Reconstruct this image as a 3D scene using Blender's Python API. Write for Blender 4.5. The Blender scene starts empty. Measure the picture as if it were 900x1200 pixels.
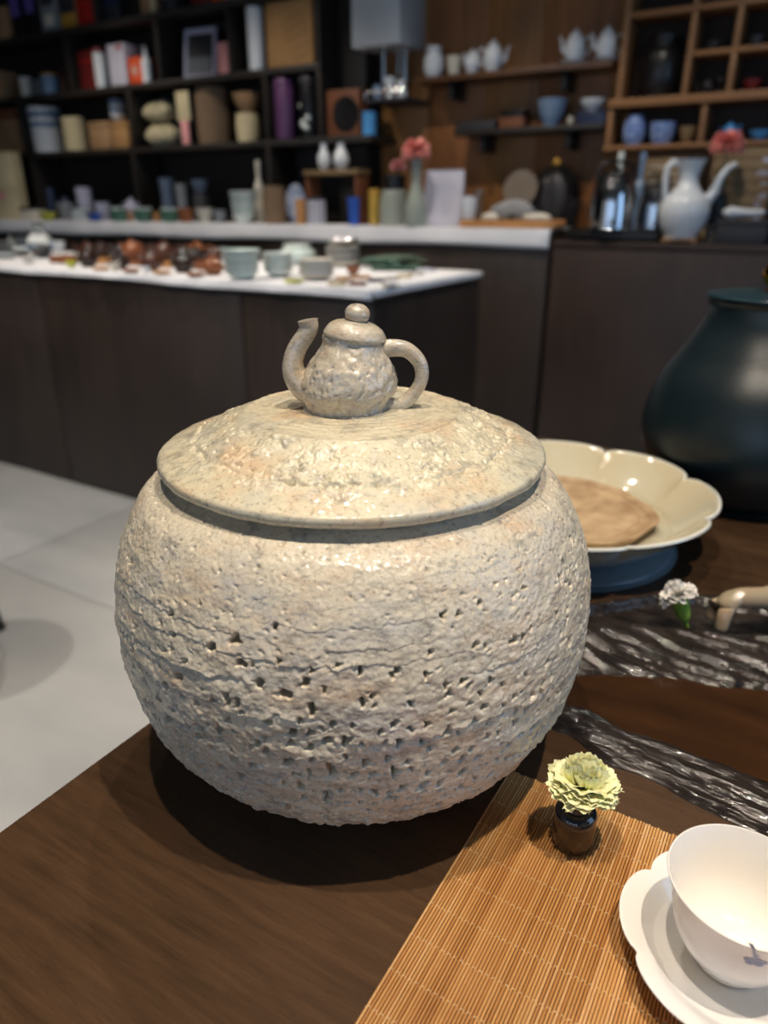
import bpy, bmesh, math, random
import numpy as np
from mathutils import Vector, Matrix, Euler

# ------------------------------------------------------------------ camera, world, lights, exposure
scn = bpy.context.scene
COL = scn.collection
R = math.radians
F_PX, PITCH, YAW, CZ = 847.0, R(23.03), R(31.0), 1.13
TABLE_Z = 0.75

cam_d = bpy.data.cameras.new('camera')
cam_d.sensor_fit = 'VERTICAL'; cam_d.sensor_height = 36.0; cam_d.sensor_width = 27.0
cam_d.lens = 36.0 * F_PX / 1200.0
cam_d.clip_start = 0.02; cam_d.clip_end = 60
cam_d.dof.use_dof = True; cam_d.dof.focus_distance = 0.44; cam_d.dof.aperture_fstop = 5.0
cam = bpy.data.objects.new('camera', cam_d); COL.objects.link(cam)
cam.location = (0, 0, CZ); cam.rotation_euler = (R(90) - PITCH, 0, YAW)
scn.camera = cam

world = bpy.data.worlds.new('world'); scn.world = world
world.use_nodes = True
bg = world.node_tree.nodes['Background']
bg.inputs[0].default_value = (0.92, 0.88, 0.84, 1); bg.inputs[1].default_value = 0.30

def lamp(name, typ, loc, power, col, target=None, **kw):
    d = bpy.data.lights.new(name, typ); d.energy = power; d.color = col
    for k, v in kw.items(): setattr(d, k, v)
    o = bpy.data.objects.new(name, d); COL.objects.link(o); o.location = loc
    if target is not None:
        o.rotation_euler = (Vector(target) - Vector(loc)).to_track_quat('-Z', 'Y').to_euler()
    return o
WARM = (1.0, 0.86, 0.70); NEUT = (1.0, 0.90, 0.78); COOL = (0.42, 0.66, 1.0); SOFT = (0.72, 0.84, 1.0)
# two ceiling spots over the tea table
lamp('spot_table', 'SPOT', (-0.20, 0.02, 2.62), 56, WARM, (-0.22, 0.38, 0.75), spot_size=R(80), spot_blend=0.6, shadow_soft_size=0.018)
lamp('spot_table_right', 'SPOT', (0.28, 0.22, 2.62), 80, WARM, (-0.05, 0.36, 0.75), spot_size=R(80), spot_blend=0.6, shadow_soft_size=0.018)
lamp('spot_aisle', 'SPOT', (-0.78, 1.18, 2.72), 30, NEUT, (-0.35, 0.5, 0.8), spot_size=R(90), spot_blend=0.7, shadow_soft_size=0.02)
# ceiling spots over counters and aisle
for i, (x, y, p) in enumerate([(-2.5, 0.55, 88), (-1.38, 1.28, 46), (-2.4, 1.55, 58), (-4.2, 2.9, 60), (-2.9, 2.8, 50), (-1.7, 2.75, 58), (-0.6, 2.7, 52)]):
    lamp('spot_counter', 'SPOT', (x, y, 2.80), p, NEUT, (x, y + 0.35, 0.9), spot_size=R(95), spot_blend=0.7, shadow_soft_size=0.03)
# daylight from the shop windows behind and to the right of the viewer
for x, p in ((-2.4, 12), (-0.8, 12), (0.8, 12), (2.2, 14)):
    lamp('shop_window_light', 'AREA', (x, -5.4, 1.65), p, COOL, (x, 2, 1.4), shape='RECTANGLE', size=0.95, size_y=2.2)
lamp('side_window_light', 'AREA', (2.55, 0.9, 1.7), 22, COOL, (0, 0.9, 1.1), shape='RECTANGLE', size=1.6, size_y=1.9)

vs = scn.view_settings
vs.view_transform = 'Standard'; vs.look = 'None'; vs.exposure = 0.28; vs.gamma = 1.0; vs.use_curve_mapping = False
try:
    scn.cycles.max_bounces = 7; scn.cycles.sample_clamp_indirect = 6.0; scn.cycles.caustics_reflective = False; scn.cycles.caustics_refractive = False
    scn.cycles.transparent_max_bounces = 8
except Exception: pass

# ------------------------------------------------------------------ camera geometry helpers (photo pixel -> place in the room)
_s, _c = math.sin(PITCH), math.cos(PITCH)
FWD = Vector((-math.sin(YAW), math.cos(YAW), 0)); RIGHT = Vector((math.cos(YAW), math.sin(YAW), 0))
F3 = FWD * _c + Vector((0, 0, -_s)); UP3 = FWD * _s + Vector((0, 0, _c)); CAMP = Vector((0, 0, CZ))
def at(px, py, z=None, Y=None, X=None):
    r = F3 + RIGHT * ((px - 450) / F_PX) + UP3 * ((600 - py) / F_PX)
    t = (z - CZ) / r.z if z is not None else (Y / r.y if Y is not None else X / r.x)
    return CAMP + r * t
def xat(px, Y, z):
    k = (px - 450) / F_PX; dz = z - CZ
    return (k * (Y * F3.y + dz * F3.z) - Y * RIGHT.y) / (RIGHT.x - k * F3.x)
def mpp(p):                       # metres for one photo pixel at a place
    return (Vector(p) - CAMP).dot(F3) / F_PX

# ------------------------------------------------------------------ materials
def lin(c):
    return tuple(((v / 12.92) if v <= 0.04045 else ((v + 0.055) / 1.055) ** 2.4) for v in (x / 255 for x in c)) + (1.0,)
MATS = {}
def mat(name, rgb, rough=0.5, metal=0.0, var=0.12, scale=8.0, bump=0.0, bscale=40.0, stretch=(1, 1, 1), rgb2=None, spec=0.5, trans=0.0, coat=0.0, detail=4.0, sss=0.0, ior=1.45, world=False):
    if name in MATS: return MATS[name]
    m = bpy.data.materials.new(name); m.use_nodes = True
    nt = m.node_tree; N = nt.nodes; L = nt.links
    b = N['Principled BSDF']
    b.inputs['Roughness'].default_value = rough; b.inputs['Metallic'].default_value = metal
    b.inputs['Specular IOR Level'].default_value = spec; b.inputs['IOR'].default_value = ior
    b.inputs['Transmission Weight'].default_value = trans; b.inputs['Coat Weight'].default_value = coat
    if sss: b.inputs['Subsurface Weight'].default_value = sss; b.inputs['Subsurface Radius'].default_value = (0.01, 0.008, 0.006)
    tc = N.new('ShaderNodeTexCoord'); mp = N.new('ShaderNodeMapping'); mp.inputs['Scale'].default_value = stretch
    if world: L.new(N.new('ShaderNodeNewGeometry').outputs['Position'], mp.inputs['Vector'])
    else: L.new(tc.outputs['Object'], mp.inputs['Vector'])
    nz = N.new('ShaderNodeTexNoise'); nz.inputs['Scale'].default_value = scale; nz.inputs['Detail'].default_value = detail
    L.new(mp.outputs[0], nz.inputs['Vector'])
    a = lin(rgb)
    if rgb2 is None:
        lo = tuple(v * (1 - var) for v in a[:3]) + (1,); hi = tuple(min(1, v * (1 + var)) for v in a[:3]) + (1,)
    else: lo, hi = a, lin(rgb2)
    cr = N.new('ShaderNodeValToRGB'); cr.color_ramp.elements[0].color = lo; cr.color_ramp.elements[1].color = hi
    cr.color_ramp.elements[0].position = 0.3; cr.color_ramp.elements[1].position = 0.7
    L.new(nz.outputs['Fac'], cr.inputs[0]); L.new(cr.outputs[0], b.inputs['Base Color'])
    if bump:
        n2 = N.new('ShaderNodeTexNoise'); n2.inputs['Scale'].default_value = bscale; n2.inputs['Detail'].default_value = 5
        L.new(mp.outputs[0], n2.inputs['Vector'])
        bp = N.new('ShaderNodeBump'); bp.inputs['Strength'].default_value = bump; bp.inputs['Distance'].default_value = 0.002
        L.new(n2.outputs['Fac'], bp.inputs['Height']); L.new(bp.outputs[0], b.inputs['Normal'])
    MATS[name] = m
    return m

def mat_stoneware(name, base, warm, cool, rough_lo, rough_hi, bump, sc=1.0, coat=0.3):
    m = bpy.data.materials.new(name); m.use_nodes = True; MATS[name] = m
    nt = m.node_tree; N = nt.nodes; L = nt.links; b = N['Principled BSDF']
    tc = N.new('ShaderNodeTexCoord')
    def noise(s, d=5, r=0.55, stretch=None):
        n = N.new('ShaderNodeTexNoise'); n.inputs['Scale'].default_value = s * sc; n.inputs['Detail'].default_value = d; n.inputs['Roughness'].default_value = r
        if stretch:
            mp = N.new('ShaderNodeMapping'); mp.inputs['Scale'].default_value = stretch
            L.new(tc.outputs['Object'], mp.inputs['Vector']); L.new(mp.outputs[0], n.inputs['Vector'])
        else: L.new(tc.outputs['Object'], n.inputs['Vector'])
        return n
    def ramp(n, p0, p1):
        r = N.new('ShaderNodeMapRange'); r.inputs['From Min'].default_value = p0; r.inputs['From Max'].default_value = p1
        L.new(n.outputs['Fac'], r.inputs['Value']); return r
    def mix(f, a, bcol, k=1.0):
        x = N.new('ShaderNodeMix'); x.data_type = 'RGBA'
        mu = N.new('ShaderNodeMath'); mu.operation = 'MULTIPLY'; mu.inputs[1].default_value = k
        L.new(f.outputs[0], mu.inputs[0]); L.new(mu.outputs[0], x.inputs['Factor'])
        if isinstance(a, tuple): x.inputs['A'].default_value = a
        else: L.new(a.outputs['Result'], x.inputs['A'])
        x.inputs['B'].default_value = bcol
        return x
    c1 = mix(ramp(noise(24, 7, 0.65, (1, 1, 2.6)), 0.50, 0.72), lin(base), lin(warm), 0.75)
    c2 = mix(ramp(noise(20, 7, 0.7, (1, 1, 1.8)), 0.50, 0.70), c1, lin(cool), 0.8)
    c3 = mix(ramp(noise(60, 6, 0.7, (1, 1, 1.8)), 0.52, 0.68), c2, lin(tuple(int(v * 0.60) for v in cool)), 0.62)
    c4 = mix(ramp(noise(380, 4, 0.7), 0.54, 0.66), c3, lin((92, 78, 62)), 0.5)
    L.new(c4.outputs['Result'], b.inputs['Base Color'])
    rr = ramp(noise(30, 5, 0.6), 0.35, 0.65); rr.inputs['To Min'].default_value = rough_lo; rr.inputs['To Max'].default_value = rough_hi
    L.new(rr.outputs[0], b.inputs['Roughness'])
    bp = N.new('ShaderNodeBump'); bp.inputs['Strength'].default_value = bump; bp.inputs['Distance'].default_value = 0.0012
    L.new(noise(520, 5, 0.65, (1, 1, 1.3)).outputs['Fac'], bp.inputs['Height']); L.new(bp.outputs[0], b.inputs['Normal'])
    b.inputs['Coat Weight'].default_value = coat; b.inputs['Coat Roughness'].default_value = 0.09
    return m

def mat_wood(name, dark, light, rough=0.4, along=(1.0, 14.0, 14.0), scale=6.0, bump=0.25, bscale=30.0, glints=False):
    m = bpy.data.materials.new(name); m.use_nodes = True; MATS[name] = m
    nt = m.node_tree; N = nt.nodes; L = nt.links; b = N['Principled BSDF']
    b.inputs['Roughness'].default_value = rough
    tc = N.new('ShaderNodeTexCoord'); mp = N.new('ShaderNodeMapping'); mp.inputs['Scale'].default_value = along
    L.new(tc.outputs['Object'], mp.inputs['Vector'])
    n1 = N.new('ShaderNodeTexNoise'); n1.inputs['Scale'].default_value = scale; n1.inputs['Detail'].default_value = 8; n1.inputs['Roughness'].default_value = 0.65
    L.new(mp.outputs[0], n1.inputs['Vector'])
    n0 = N.new('ShaderNodeTexNoise'); n0.inputs['Scale'].default_value = 3.0; n0.inputs['Detail'].default_value = 4
    L.new(tc.outputs['Object'], n0.inputs['Vector'])
    ad = N.new('ShaderNodeMath'); ad.operation = 'MULTIPLY_ADD'; ad.inputs[1].default_value = 0.5
    L.new(n0.outputs['Fac'], ad.inputs[0])
    mu = N.new('ShaderNodeMath'); mu.operation = 'MULTIPLY'; mu.inputs[1].default_value = 0.5
    L.new(n1.outputs['Fac'], mu.inputs[0]); L.new(mu.outputs[0], ad.inputs[2])
    cr = N.new('ShaderNodeValToRGB'); cr.color_ramp.elements[0].position = 0.36; cr.color_ramp.elements[1].position = 0.64
    cr.color_ramp.elements[0].color = lin(dark); cr.color_ramp.elements[1].color = lin(light)
    L.new(ad.outputs[0], cr.inputs[0]); L.new(cr.outputs[0], b.inputs['Base Color'])
    n2 = N.new('ShaderNodeTexNoise'); n2.inputs['Scale'].default_value = bscale; n2.inputs['Detail'].default_value = 6; n2.inputs['Roughness'].default_value = 0.7
    L.new(mp.outputs[0], n2.inputs['Vector'])
    bp = N.new('ShaderNodeBump'); bp.inputs['Strength'].default_value = bump; bp.inputs['Distance'].default_value = 0.001
    L.new(n2.outputs['Fac'], bp.inputs['Height']); L.new(bp.outputs[0], b.inputs['Normal'])
    if glints:
        # open grain pores: short pits along the grain with a shinier lacquer edge
        mp2 = N.new('ShaderNodeMapping'); mp2.inputs['Scale'].default_value = (110, 900, 1)
        L.new(tc.outputs['Object'], mp2.inputs['Vector'])
        n3 = N.new('ShaderNodeTexNoise'); n3.inputs['Scale'].default_value = 1.0; n3.inputs['Detail'].default_value = 2
        L.new(mp2.outputs[0], n3.inputs['Vector'])
        mr = N.new('ShaderNodeMapRange'); mr.inputs['From Min'].default_value = 0.64; mr.inputs['From Max'].default_value = 0.74
        L.new(n3.outputs['Fac'], mr.inputs['Value'])
        b2 = N.new('ShaderNodeBump'); b2.inputs['Strength'].default_value = 0.2; b2.inputs['Distance'].default_value = 0.0005; b2.invert = True
        L.new(mr.outputs[0], b2.inputs['Height']); L.new(bp.outputs[0], b2.inputs['Normal']); L.new(b2.outputs[0], b.inputs['Normal'])
        r2 = N.new('ShaderNodeMapRange'); r2.inputs['To Min'].default_value = rough; r2.inputs['To Max'].default_value = 0.10
        L.new(mr.outputs[0], r2.inputs['Value']); L.new(r2.outputs[0], b.inputs['Roughness'])
    return m

# ------------------------------------------------------------------ mesh helpers
class MB:
    def __init__(s): s.v = []; s.f = []
    def add(s, verts, faces, M=None):
        o = len(s.v)
        s.v += [tuple(M @ Vector(p)) if M is not None else tuple(p) for p in verts]
        s.f += [tuple(i + o for i in f) for f in faces]
        return s
    def box(s, lo, hi, M=None, bev=0.0):
        (x0, y0, z0), (x1, y1, z1) = lo, hi
        if bev <= 0:
            v = [(x, y, z) for z in (z0, z1) for y in (y0, y1) for x in (x0, x1)]
            f = [(0, 2, 3, 1), (4, 5, 7, 6), (0, 1, 5, 4), (2, 6, 7, 3), (0, 4, 6, 2), (1, 3, 7, 5)]
            return s.add(v, f, M)
        bm = bmesh.new(); bmesh.ops.create_cube(bm, size=1.0)
        for v in bm.verts:
            v.co = ((x0 + x1) / 2 + v.co.x * (x1 - x0), (y0 + y1) / 2 + v.co.y * (y1 - y0), (z0 + z1) / 2 + v.co.z * (z1 - z0))
        bmesh.ops.bevel(bm, geom=list(bm.edges), offset=bev, segments=2, affect='EDGES', profile=0.5)
        bm.verts.index_update()
        s.add([tuple(v.co) for v in bm.verts], [tuple(v.index for v in f.verts) for f in bm.faces], M); bm.free()
        return s
    def lathe(s, prof, seg=32, M=None, wob=None, cap=True):
        v = []; f = []
        for j, (r, z) in enumerate(prof):
            for i in range(seg):
                a = 2 * math.pi * i / seg
                k = wob(a, j, r, z) if wob else (1, 0)
                v.append((r * k[0] * math.cos(a), r * k[0] * math.sin(a), z + k[1]))
        n = len(prof)
        for j in range(n - 1):
            for i in range(seg):
                a, b = j * seg + i, j * seg + (i + 1) % seg
                f.append((a, b, b + seg, a + seg))
        if cap:
            if prof[0][0] > 1e-6: f.append(tuple(range(seg - 1, -1, -1)))
            if prof[-1][0] > 1e-6: f.append(tuple(range((n - 1) * seg, n * seg)))
        return s.add(v, f, M)
    def tube(s, pts, rad, seg=12, M=None, cap=True, flat=None):
        pts = [Vector(p) for p in pts]; n = len(pts)
        if not hasattr(rad, '__len__'): rad = [rad] * n
        v = []; f = []; prev = None
        for j, p in enumerate(pts):
            t = (pts[min(j + 1, n - 1)] - pts[max(j - 1, 0)]).normalized()
            if prev is None:
                ref = Vector((0, 0, 1)) if abs(t.z) < 0.9 else Vector((1, 0, 0))
                u = t.cross(ref).normalized()
            else:
                u = (prev - t * prev.dot(t)).normalized()
            prev = u; w = t.cross(u)
            for i in range(seg):
                a = 2 * math.pi * i / seg
                v.append(tuple(p + u * (rad[j] * math.cos(a)) + w * (rad[j] * math.sin(a) * (flat or 1))))
        for j in range(n - 1):
            for i in range(seg):
                a, b = j * seg + i, j * seg + (i + 1) % seg
                f.append((a, b, b + seg, a + seg))
        if cap:
            f.append(tuple(range(seg - 1, -1, -1))); f.append(tuple(range((n - 1) * seg, n * seg)))
        return s.add(v, f, M)
    def grid(s, nx, ny, fn, M=None, wrap=False):
        v = [fn(i / (nx - (0 if wrap else 1)), j / (ny - 1)) for j in range(ny) for i in range(nx)]
        f = [(j * nx + i, j * nx + (i + 1) % nx, (j + 1) * nx + (i + 1) % nx, (j + 1) * nx + i) for j in range(ny - 1) for i in range(nx if wrap else nx - 1)]
        return s.add(v, f, M)
    def mesh(s, name, m, smooth=True, ang=38):
        me = bpy.data.meshes.new(name); me.from_pydata(s.v, [], s.f); me.validate(); me.update()
        if smooth:
            me.shade_smooth(); me.set_sharp_from_angle(angle=R(ang))
        if m: me.materials.append(m)
        return me
    def build(s, name, m, parent=None, loc=(0, 0, 0), rot=(0, 0, 0), smooth=True, ang=38, solid=0.0):
        o = bpy.data.objects.new(name, s.mesh(name, m, smooth, ang)); COL.objects.link(o)
        o.location = loc; o.rotation_euler = rot
        if parent: o.parent = parent
        if solid:
            md = o.modifiers.new('thickness', 'SOLIDIFY'); md.thickness = solid; md.offset = 0
        return o
def spline(pts, n=8):
    P = [Vector(p) for p in pts]; out = []
    for i in range(len(P) - 1):
        a, b, c, d = P[max(i - 1, 0)], P[i], P[i + 1], P[min(i + 2, len(P) - 1)]
        for k in range(n):
            t = k / n
            out.append(0.5 * ((2 * b) + (c - a) * t + (2 * a - 5 * b + 4 * c - d) * t * t + (3 * b - a - 3 * c + d) * t ** 3))
    out.append(P[-1]); return out
def sp2(pts, n=6):
    lo, hi = min(b for _, b in pts), max(b for _, b in pts)
    return [(max(0.0, p.x), min(hi, max(lo, p.y))) for p in spline([(a, b, 0) for a, b in pts], n)]
ORD = ['lowest', 'second from the bottom', 'third from the bottom', 'fourth from the bottom', 'fifth from the bottom', 'sixth from the bottom', 'seventh from the bottom', 'eighth from the bottom', 'topmost']
def nth(k, n): return 'topmost' if k == n - 1 else ORD[k]
def interp_list(vals, n, m):
    return list(np.interp(np.linspace(0, 1, m), np.linspace(0, 1, len(vals)), vals))

def tag(o, label=None, cat=None, group=None, kind=None):
    if label: o['label'] = label
    if cat: o['category'] = cat
    if group: o['group'] = group
    if kind: o['kind'] = kind
    return o
def thing(name, label, cat, loc=(0, 0, 0), rz=0.0, group=None):
    o = bpy.data.objects.new(name, None); COL.objects.link(o)
    o.empty_display_size = 0.05; o.location = loc; o.rotation_euler = (0, 0, rz)
    return tag(o, label, cat, group)
def share(name, me, parent=None, loc=(0, 0, 0), rot=(0, 0, 0), scale=(1, 1, 1)):
    o = bpy.data.objects.new(name, me); COL.objects.link(o); o.parent = parent
    o.location = loc; o.rotation_euler = rot; o.scale = scale
    return o

# numpy value noise
def _hash(i, j, k, seed):
    h = (i.astype(np.int64) * 374761393 + j.astype(np.int64) * 668265263 + k.astype(np.int64) * 1274126177 + seed * 974711) & 0xFFFFFFFF
    h = ((h ^ (h >> 13)) * 1274126177) & 0xFFFFFFFF
    return ((h ^ (h >> 16)) & 0xFFFF) / 65535.0
def vnoise(x, y, z, seed=0):
    xi, yi, zi = np.floor(x), np.floor(y), np.floor(z)
    fx, fy, fz = x - xi, y - yi, z - zi
    fx, fy, fz = [t * t * (3 - 2 * t) for t in (fx, fy, fz)]
    r = 0
    for a in (0, 1):
        for b in (0, 1):
            for c in (0, 1):
                w = (fx if a else 1 - fx) * (fy if b else 1 - fy) * (fz if c else 1 - fz)
                r = r + w * _hash(xi + a, yi + b, zi + c, seed)
    return r * 2 - 1
def fbm(x, y, z, oct=3, seed=0, gain=0.5):
    r = 0; a = 1.0; f = 1.0
    for o in range(oct):
        r = r + a * vnoise(x * f, y * f, z * f, seed + o * 17); a *= gain; f *= 2.03
    return r
def grid_mesh(name, co, nu, nv, m, wrap=True):
    """co: (nv, nu, 3) array -> mesh fast"""
    me = bpy.data.meshes.new(name); nq = (nu if wrap else nu - 1) * (nv - 1)
    i = np.arange(nu if wrap else nu - 1); j = np.arange(nv - 1)
    I, J = np.meshgrid(i, j); I2 = (I + 1) % nu
    q = np.stack([J * nu + I, J * nu + I2, (J + 1) * nu + I2, (J + 1) * nu + I], -1).reshape(-1, 4).astype(np.int32)
    me.vertices.add(nu * nv); me.vertices.foreach_set('co', co.reshape(-1).astype(np.float32))
    me.loops.add(nq * 4); me.loops.foreach_set('vertex_index', q.reshape(-1))
    me.polygons.add(nq); me.polygons.foreach_set('loop_start', (np.arange(nq) * 4).astype(np.int32))
    me.update(calc_edges=True); me.shade_smooth(); me.materials.append(m)
    return me

# ------------------------------------------------------------------ the room
def struct(name, mb, m, parent=None, **kw):
    o = mb.build(name, m, parent, **kw)
    if parent is None: tag(o, kind='structure')
    return o
m_tile = mat('floor_tile', (148, 150, 152), 0.42, rgb2=(190, 190, 188), scale=1.7, stretch=(0.6, 1.3, 1), detail=7, bump=0.05, bscale=60, world=True)
m_grout = mat('grout', (120, 118, 114), 0.9)
m_plaster = mat('ceiling_paint', (120, 116, 110), 0.9)
m_darkwall = mat('dark_wall', (52, 44, 38), 0.8)
m_wallwood = mat_wood('wall_wood', (116, 76, 38), (156, 106, 56), rough=0.55, along=(9, 9, 0.6), scale=3.0, bump=0.15)
m_wallwood2 = mat_wood('wall_wood_reddish', (112, 70, 36), (148, 96, 52), rough=0.55, along=(9, 9, 0.6), scale=3.0, bump=0.15)
fl = struct('floor', MB().box((-7.3, -5.7, -0.05), (2.8, 4.15, -0.004)), m_grout)
tile_me = MB().box((0.0015, 0.0015, -0.006), (1.1985, 1.1985, 0.0), bev=0.0012).mesh('tile', m_tile)
for i in range(-5, 4):
    for j in range(-6, 3):
        x, y = -1.08 + i * 1.2, 1.21 + j * 1.2
        if x > 2.7: continue
        share('tile', tile_me, fl, (x, y, 0.0))
struct('ceiling', MB().box((-7.3, -5.7, 2.95), (2.8, 4.15, 3.05)), m_plaster)
wb = struct('wall_back', MB().box((-7.3, 4.06, 0), (2.8, 4.15, 2.95)), m_darkwall)
struct('wall_left', MB().box((-7.4, -5.7, 0), (-7.3, 4.15, 2.95)), m_darkwall)
struct('wall_right', MB().box((2.8, -5.7, 0), (2.9, 4.15, 2.95)), m_plaster)
px = -2.44
for k, w in enumerate((0.30, 0.34, 0.30, 0.36, 0.5, 0.6, 0.6, 0.6)):
    MB().box((px + 0.0008, 4.035, 0.9), (px + w - 0.0008, 4.06, 2.94), bev=0.0008).build('wall_panel', (m_wallwood, m_wallwood2)[k % 2], wb)
    px += w

# ------------------------------------------------------------------ counters
m_veneer = mat_wood('dark_veneer', (40, 31, 26), (58, 46, 39), rough=0.5, along=(10, 10, 0.7), scale=4.0, bump=0.1)
m_veneer2 = mat_wood('brown_veneer', (44, 33, 28), (62, 47, 40), rough=0.48, along=(10, 10, 0.7), scale=4.0, bump=0.1)
m_cloth = mat('white_cloth', (222, 222, 226), 0.9, var=0.05, bump=0.3, bscale=120)
ISL_Z, BC_Z, RC_Z = 0.895, 1.02, 0.98
def counter(name, label, x0, x1, y0, y1, h, joints, m, cat='counter'):
    t = thing(name, label, cat, ((x0 + x1) / 2, (y0 + y1) / 2, 0)); ox, oy = (x0 + x1) / 2, (y0 + y1) / 2
    MB().box((x0 - ox + 0.02, y0 - oy + 0.025, 0.0), (x1 - ox - 0.02, y1 - oy - 0.02, h - 0.03)).build('carcass', m, t)
    MB().box((x0 - ox, y0 - oy, h - 0.028), (x1 - ox, y1 - oy, h), bev=0.003).build('worktop', m, t)
    xs = [x0] + list(joints) + [x1]
    for a, b in zip(xs[:-1], xs[1:]):
        MB().box((a - ox + 0.003, y0 - oy + 0.004, 0.0), (b - ox - 0.003, y0 - oy + 0.027, h - 0.032), bev=0.002).build('front_panel', m, t)
    MB().box((x1 - ox - 0.022, y0 - oy + 0.03, 0.0), (x1 - ox - 0.002, y1 - oy - 0.003, h - 0.032), bev=0.002).build('end_panel', m, t)
    return t
counter('display_island', 'dark wood display island under a white cloth crowded with teaware', -4.85, -1.15, 1.853, 2.62, ISL_Z, (-3.775, -2.72, -1.662), m_veneer)
counter('back_counter', 'long dark back counter covered with a white runner below the shelves', -6.9, -1.17, 3.42, 4.03, BC_Z, (-5.5, -4.4, -3.3, -2.2), m_veneer)
counter('tea_bar_counter', 'brown wooden bar counter carrying the steel kettles and white ewer', -1.155, 1.6, 3.42, 4.03, RC_Z, (0.05,), m_veneer2)
def cloth(name, label, x0, x1, y0, y1, z, hang, end=None):
    t = 0.004
    mb = MB(); n = 90
    rows = []
    def pt(i, v):
        u = i / (n - 1); x = x0 + (x1 - x0) * u
        hz = hang(u); wv = 0.006 * math.sin(u * 47) + 0.004 * math.sin(u * 101 + 1)
        # v: 0 bottom front hem, .4 front edge, 1 back
        if v < 0.5:
            k = v / 0.5
            return (x, y0 - 0.006 - abs(wv) * (1 - k), z + 0.003 - hz * (1 - k))
        k = (v - 0.5) / 0.5
        return (x, y0 - 0.004 + (y1 - y0) * k, z + 0.005 + (0.001 * math.sin(u * 60)))
    mb.grid(n, 9, lambda u, v: pt(u * (n - 1), v))
    if end is not None:
        mb.grid(12, 4, lambda u, v: (x1 + 0.006, y0 - 0.004 + (y1 - y0) * u, z + 0.005 - end * v))
    o = mb.build(name, m_cloth, solid=t, smooth=True)
    return tag(o, label, 'cloth')
cloth('table_cloth', 'white cloth spread over the display island with teaware on it', -4.84, -1.15, 1.853, 2.62, ISL_Z, lambda u: 0.008 + 0.016 * u ** 1.5 + 0.003 * math.sin(u * 25), end=0.018)
cloth('table_runner', 'white cloth runner hanging over the edge of the back counter', -6.9, -1.17, 3.42, 3.74, BC_Z, lambda u: 0.075 + 0.004 * math.sin(u * 33))
ISL_TOP, BC_TOP = ISL_Z + 0.0085, BC_Z + 0.0085

# ------------------------------------------------------------------ tea table
m_table = mat_wood('table_wood', (54, 38, 25), (88, 65, 45), rough=0.32, along=(2.2, 26, 26), scale=7.0, bump=0.22, bscale=26, glints=True)
tt = thing('tea_table', 'dark brown wooden tea table carrying the big stoneware jar', 'table', (0.45, 0.55, 0))
MB().box((-0.851, -0.95, 0.712), (1.2, 0.652, TABLE_Z), bev=0.003).build('tabletop', m_table, tt)
MB().box((-0.79, -0.9, 0.63), (1.14, 0.60, 0.7115)).build('apron', m_veneer, tt)
for sx in (-0.78, 1.06):
    for sy in (-0.88, 0.50):
        MB().box((sx, sy, 0.0), (sx + 0.07, sy + 0.07, 0.64), bev=0.004).build('leg', m_veneer, tt)

# ------------------------------------------------------------------ big stoneware jar
m_jar = mat_stoneware('stoneware_glaze', (208, 198, 176), (198, 168, 136), (184, 182, 178), 0.28, 0.52, 0.40, coat=0.40)
m_lid = mat_stoneware('stoneware_lid_glaze', (206, 197, 170), (206, 172, 136), (184, 183, 170), 0.20, 0.42, 0.35, coat=0.55)
m_pot = mat_stoneware('stoneware_teapot_glaze', (190, 180, 160), (176, 148, 118), (160, 162, 162), 0.16, 0.40, 0.30, sc=2.2, coat=0.8)
JX, JY = -0.2555, 0.3855
CAM_A = math.atan2(-JY, -JX)          # bearing from the jar towards the viewer
rng = np.random.default_rng(11)
def theta_samples(n, a0, front=0.72, half=R(115)):
    nf = int(n * front); nb = n - nf
    return np.concatenate([np.linspace(a0 - half, a0 + half, nf, endpoint=False), np.linspace(a0 + half, a0 + 2 * math.pi - half, nb, endpoint=False)])
def resample(prof, n):
    P = np.array(prof); d = np.r_[0, np.cumsum(np.hypot(*np.diff(P, axis=0).T))]
    s = np.linspace(0, d[-1], n)
    r = np.interp(s, d, P[:, 0]); z = np.interp(s, d, P[:, 1])
    tr, tz = np.gradient(r, s), np.gradient(z, s); l = np.hypot(tr, tz)
    return s, r, z, tz / l, -tr / l
def stamp(disp, th, s, r, t0, s0, wu, wv, ang, depth, p=3.0):
    ju = np.searchsorted(s, s0 - 3 * max(wu, wv)), np.searchsorted(s, s0 + 3 * max(wu, wv))
    rr = max(0.02, float(np.interp(s0, s, r)))
    dth = (th - t0 + math.pi) % (2 * math.pi) - math.pi
    ii = np.nonzero(np.abs(dth) * rr < 3 * max(wu, wv))[0]
    if len(ii) == 0 or ju[1] <= ju[0]: return
    U = dth[ii][None, :] * r[ju[0]:ju[1]][:, None]; V = (s[ju[0]:ju[1]] - s0)[:, None] + 0 * U
    ca, sa = math.cos(ang), math.sin(ang)
    u, v = (U * ca + V * sa) / wu, (-U * sa + V * ca) / wv
    ph = (t0 * 917.0 + s0 * 5113.0) % 6.283
    u = u + 0.45 * np.sin(1.7 * v + ph) + 0.25 * np.sin(3.1 * v + 2 * ph)
    u = u * (1.0 + 0.45 * np.clip(-v, -0.6, 1.2)) ; v = v + 0.35 * np.sin(2.0 * u + 3 * ph)
    e = np.exp(-(np.abs(u) ** p + np.abs(v) ** p)) * (0.8 + 0.3 * np.clip(v, -1, 1))
    sub = disp[ju[0]:ju[1]]
    sub[:, ii] -= depth * e

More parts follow.
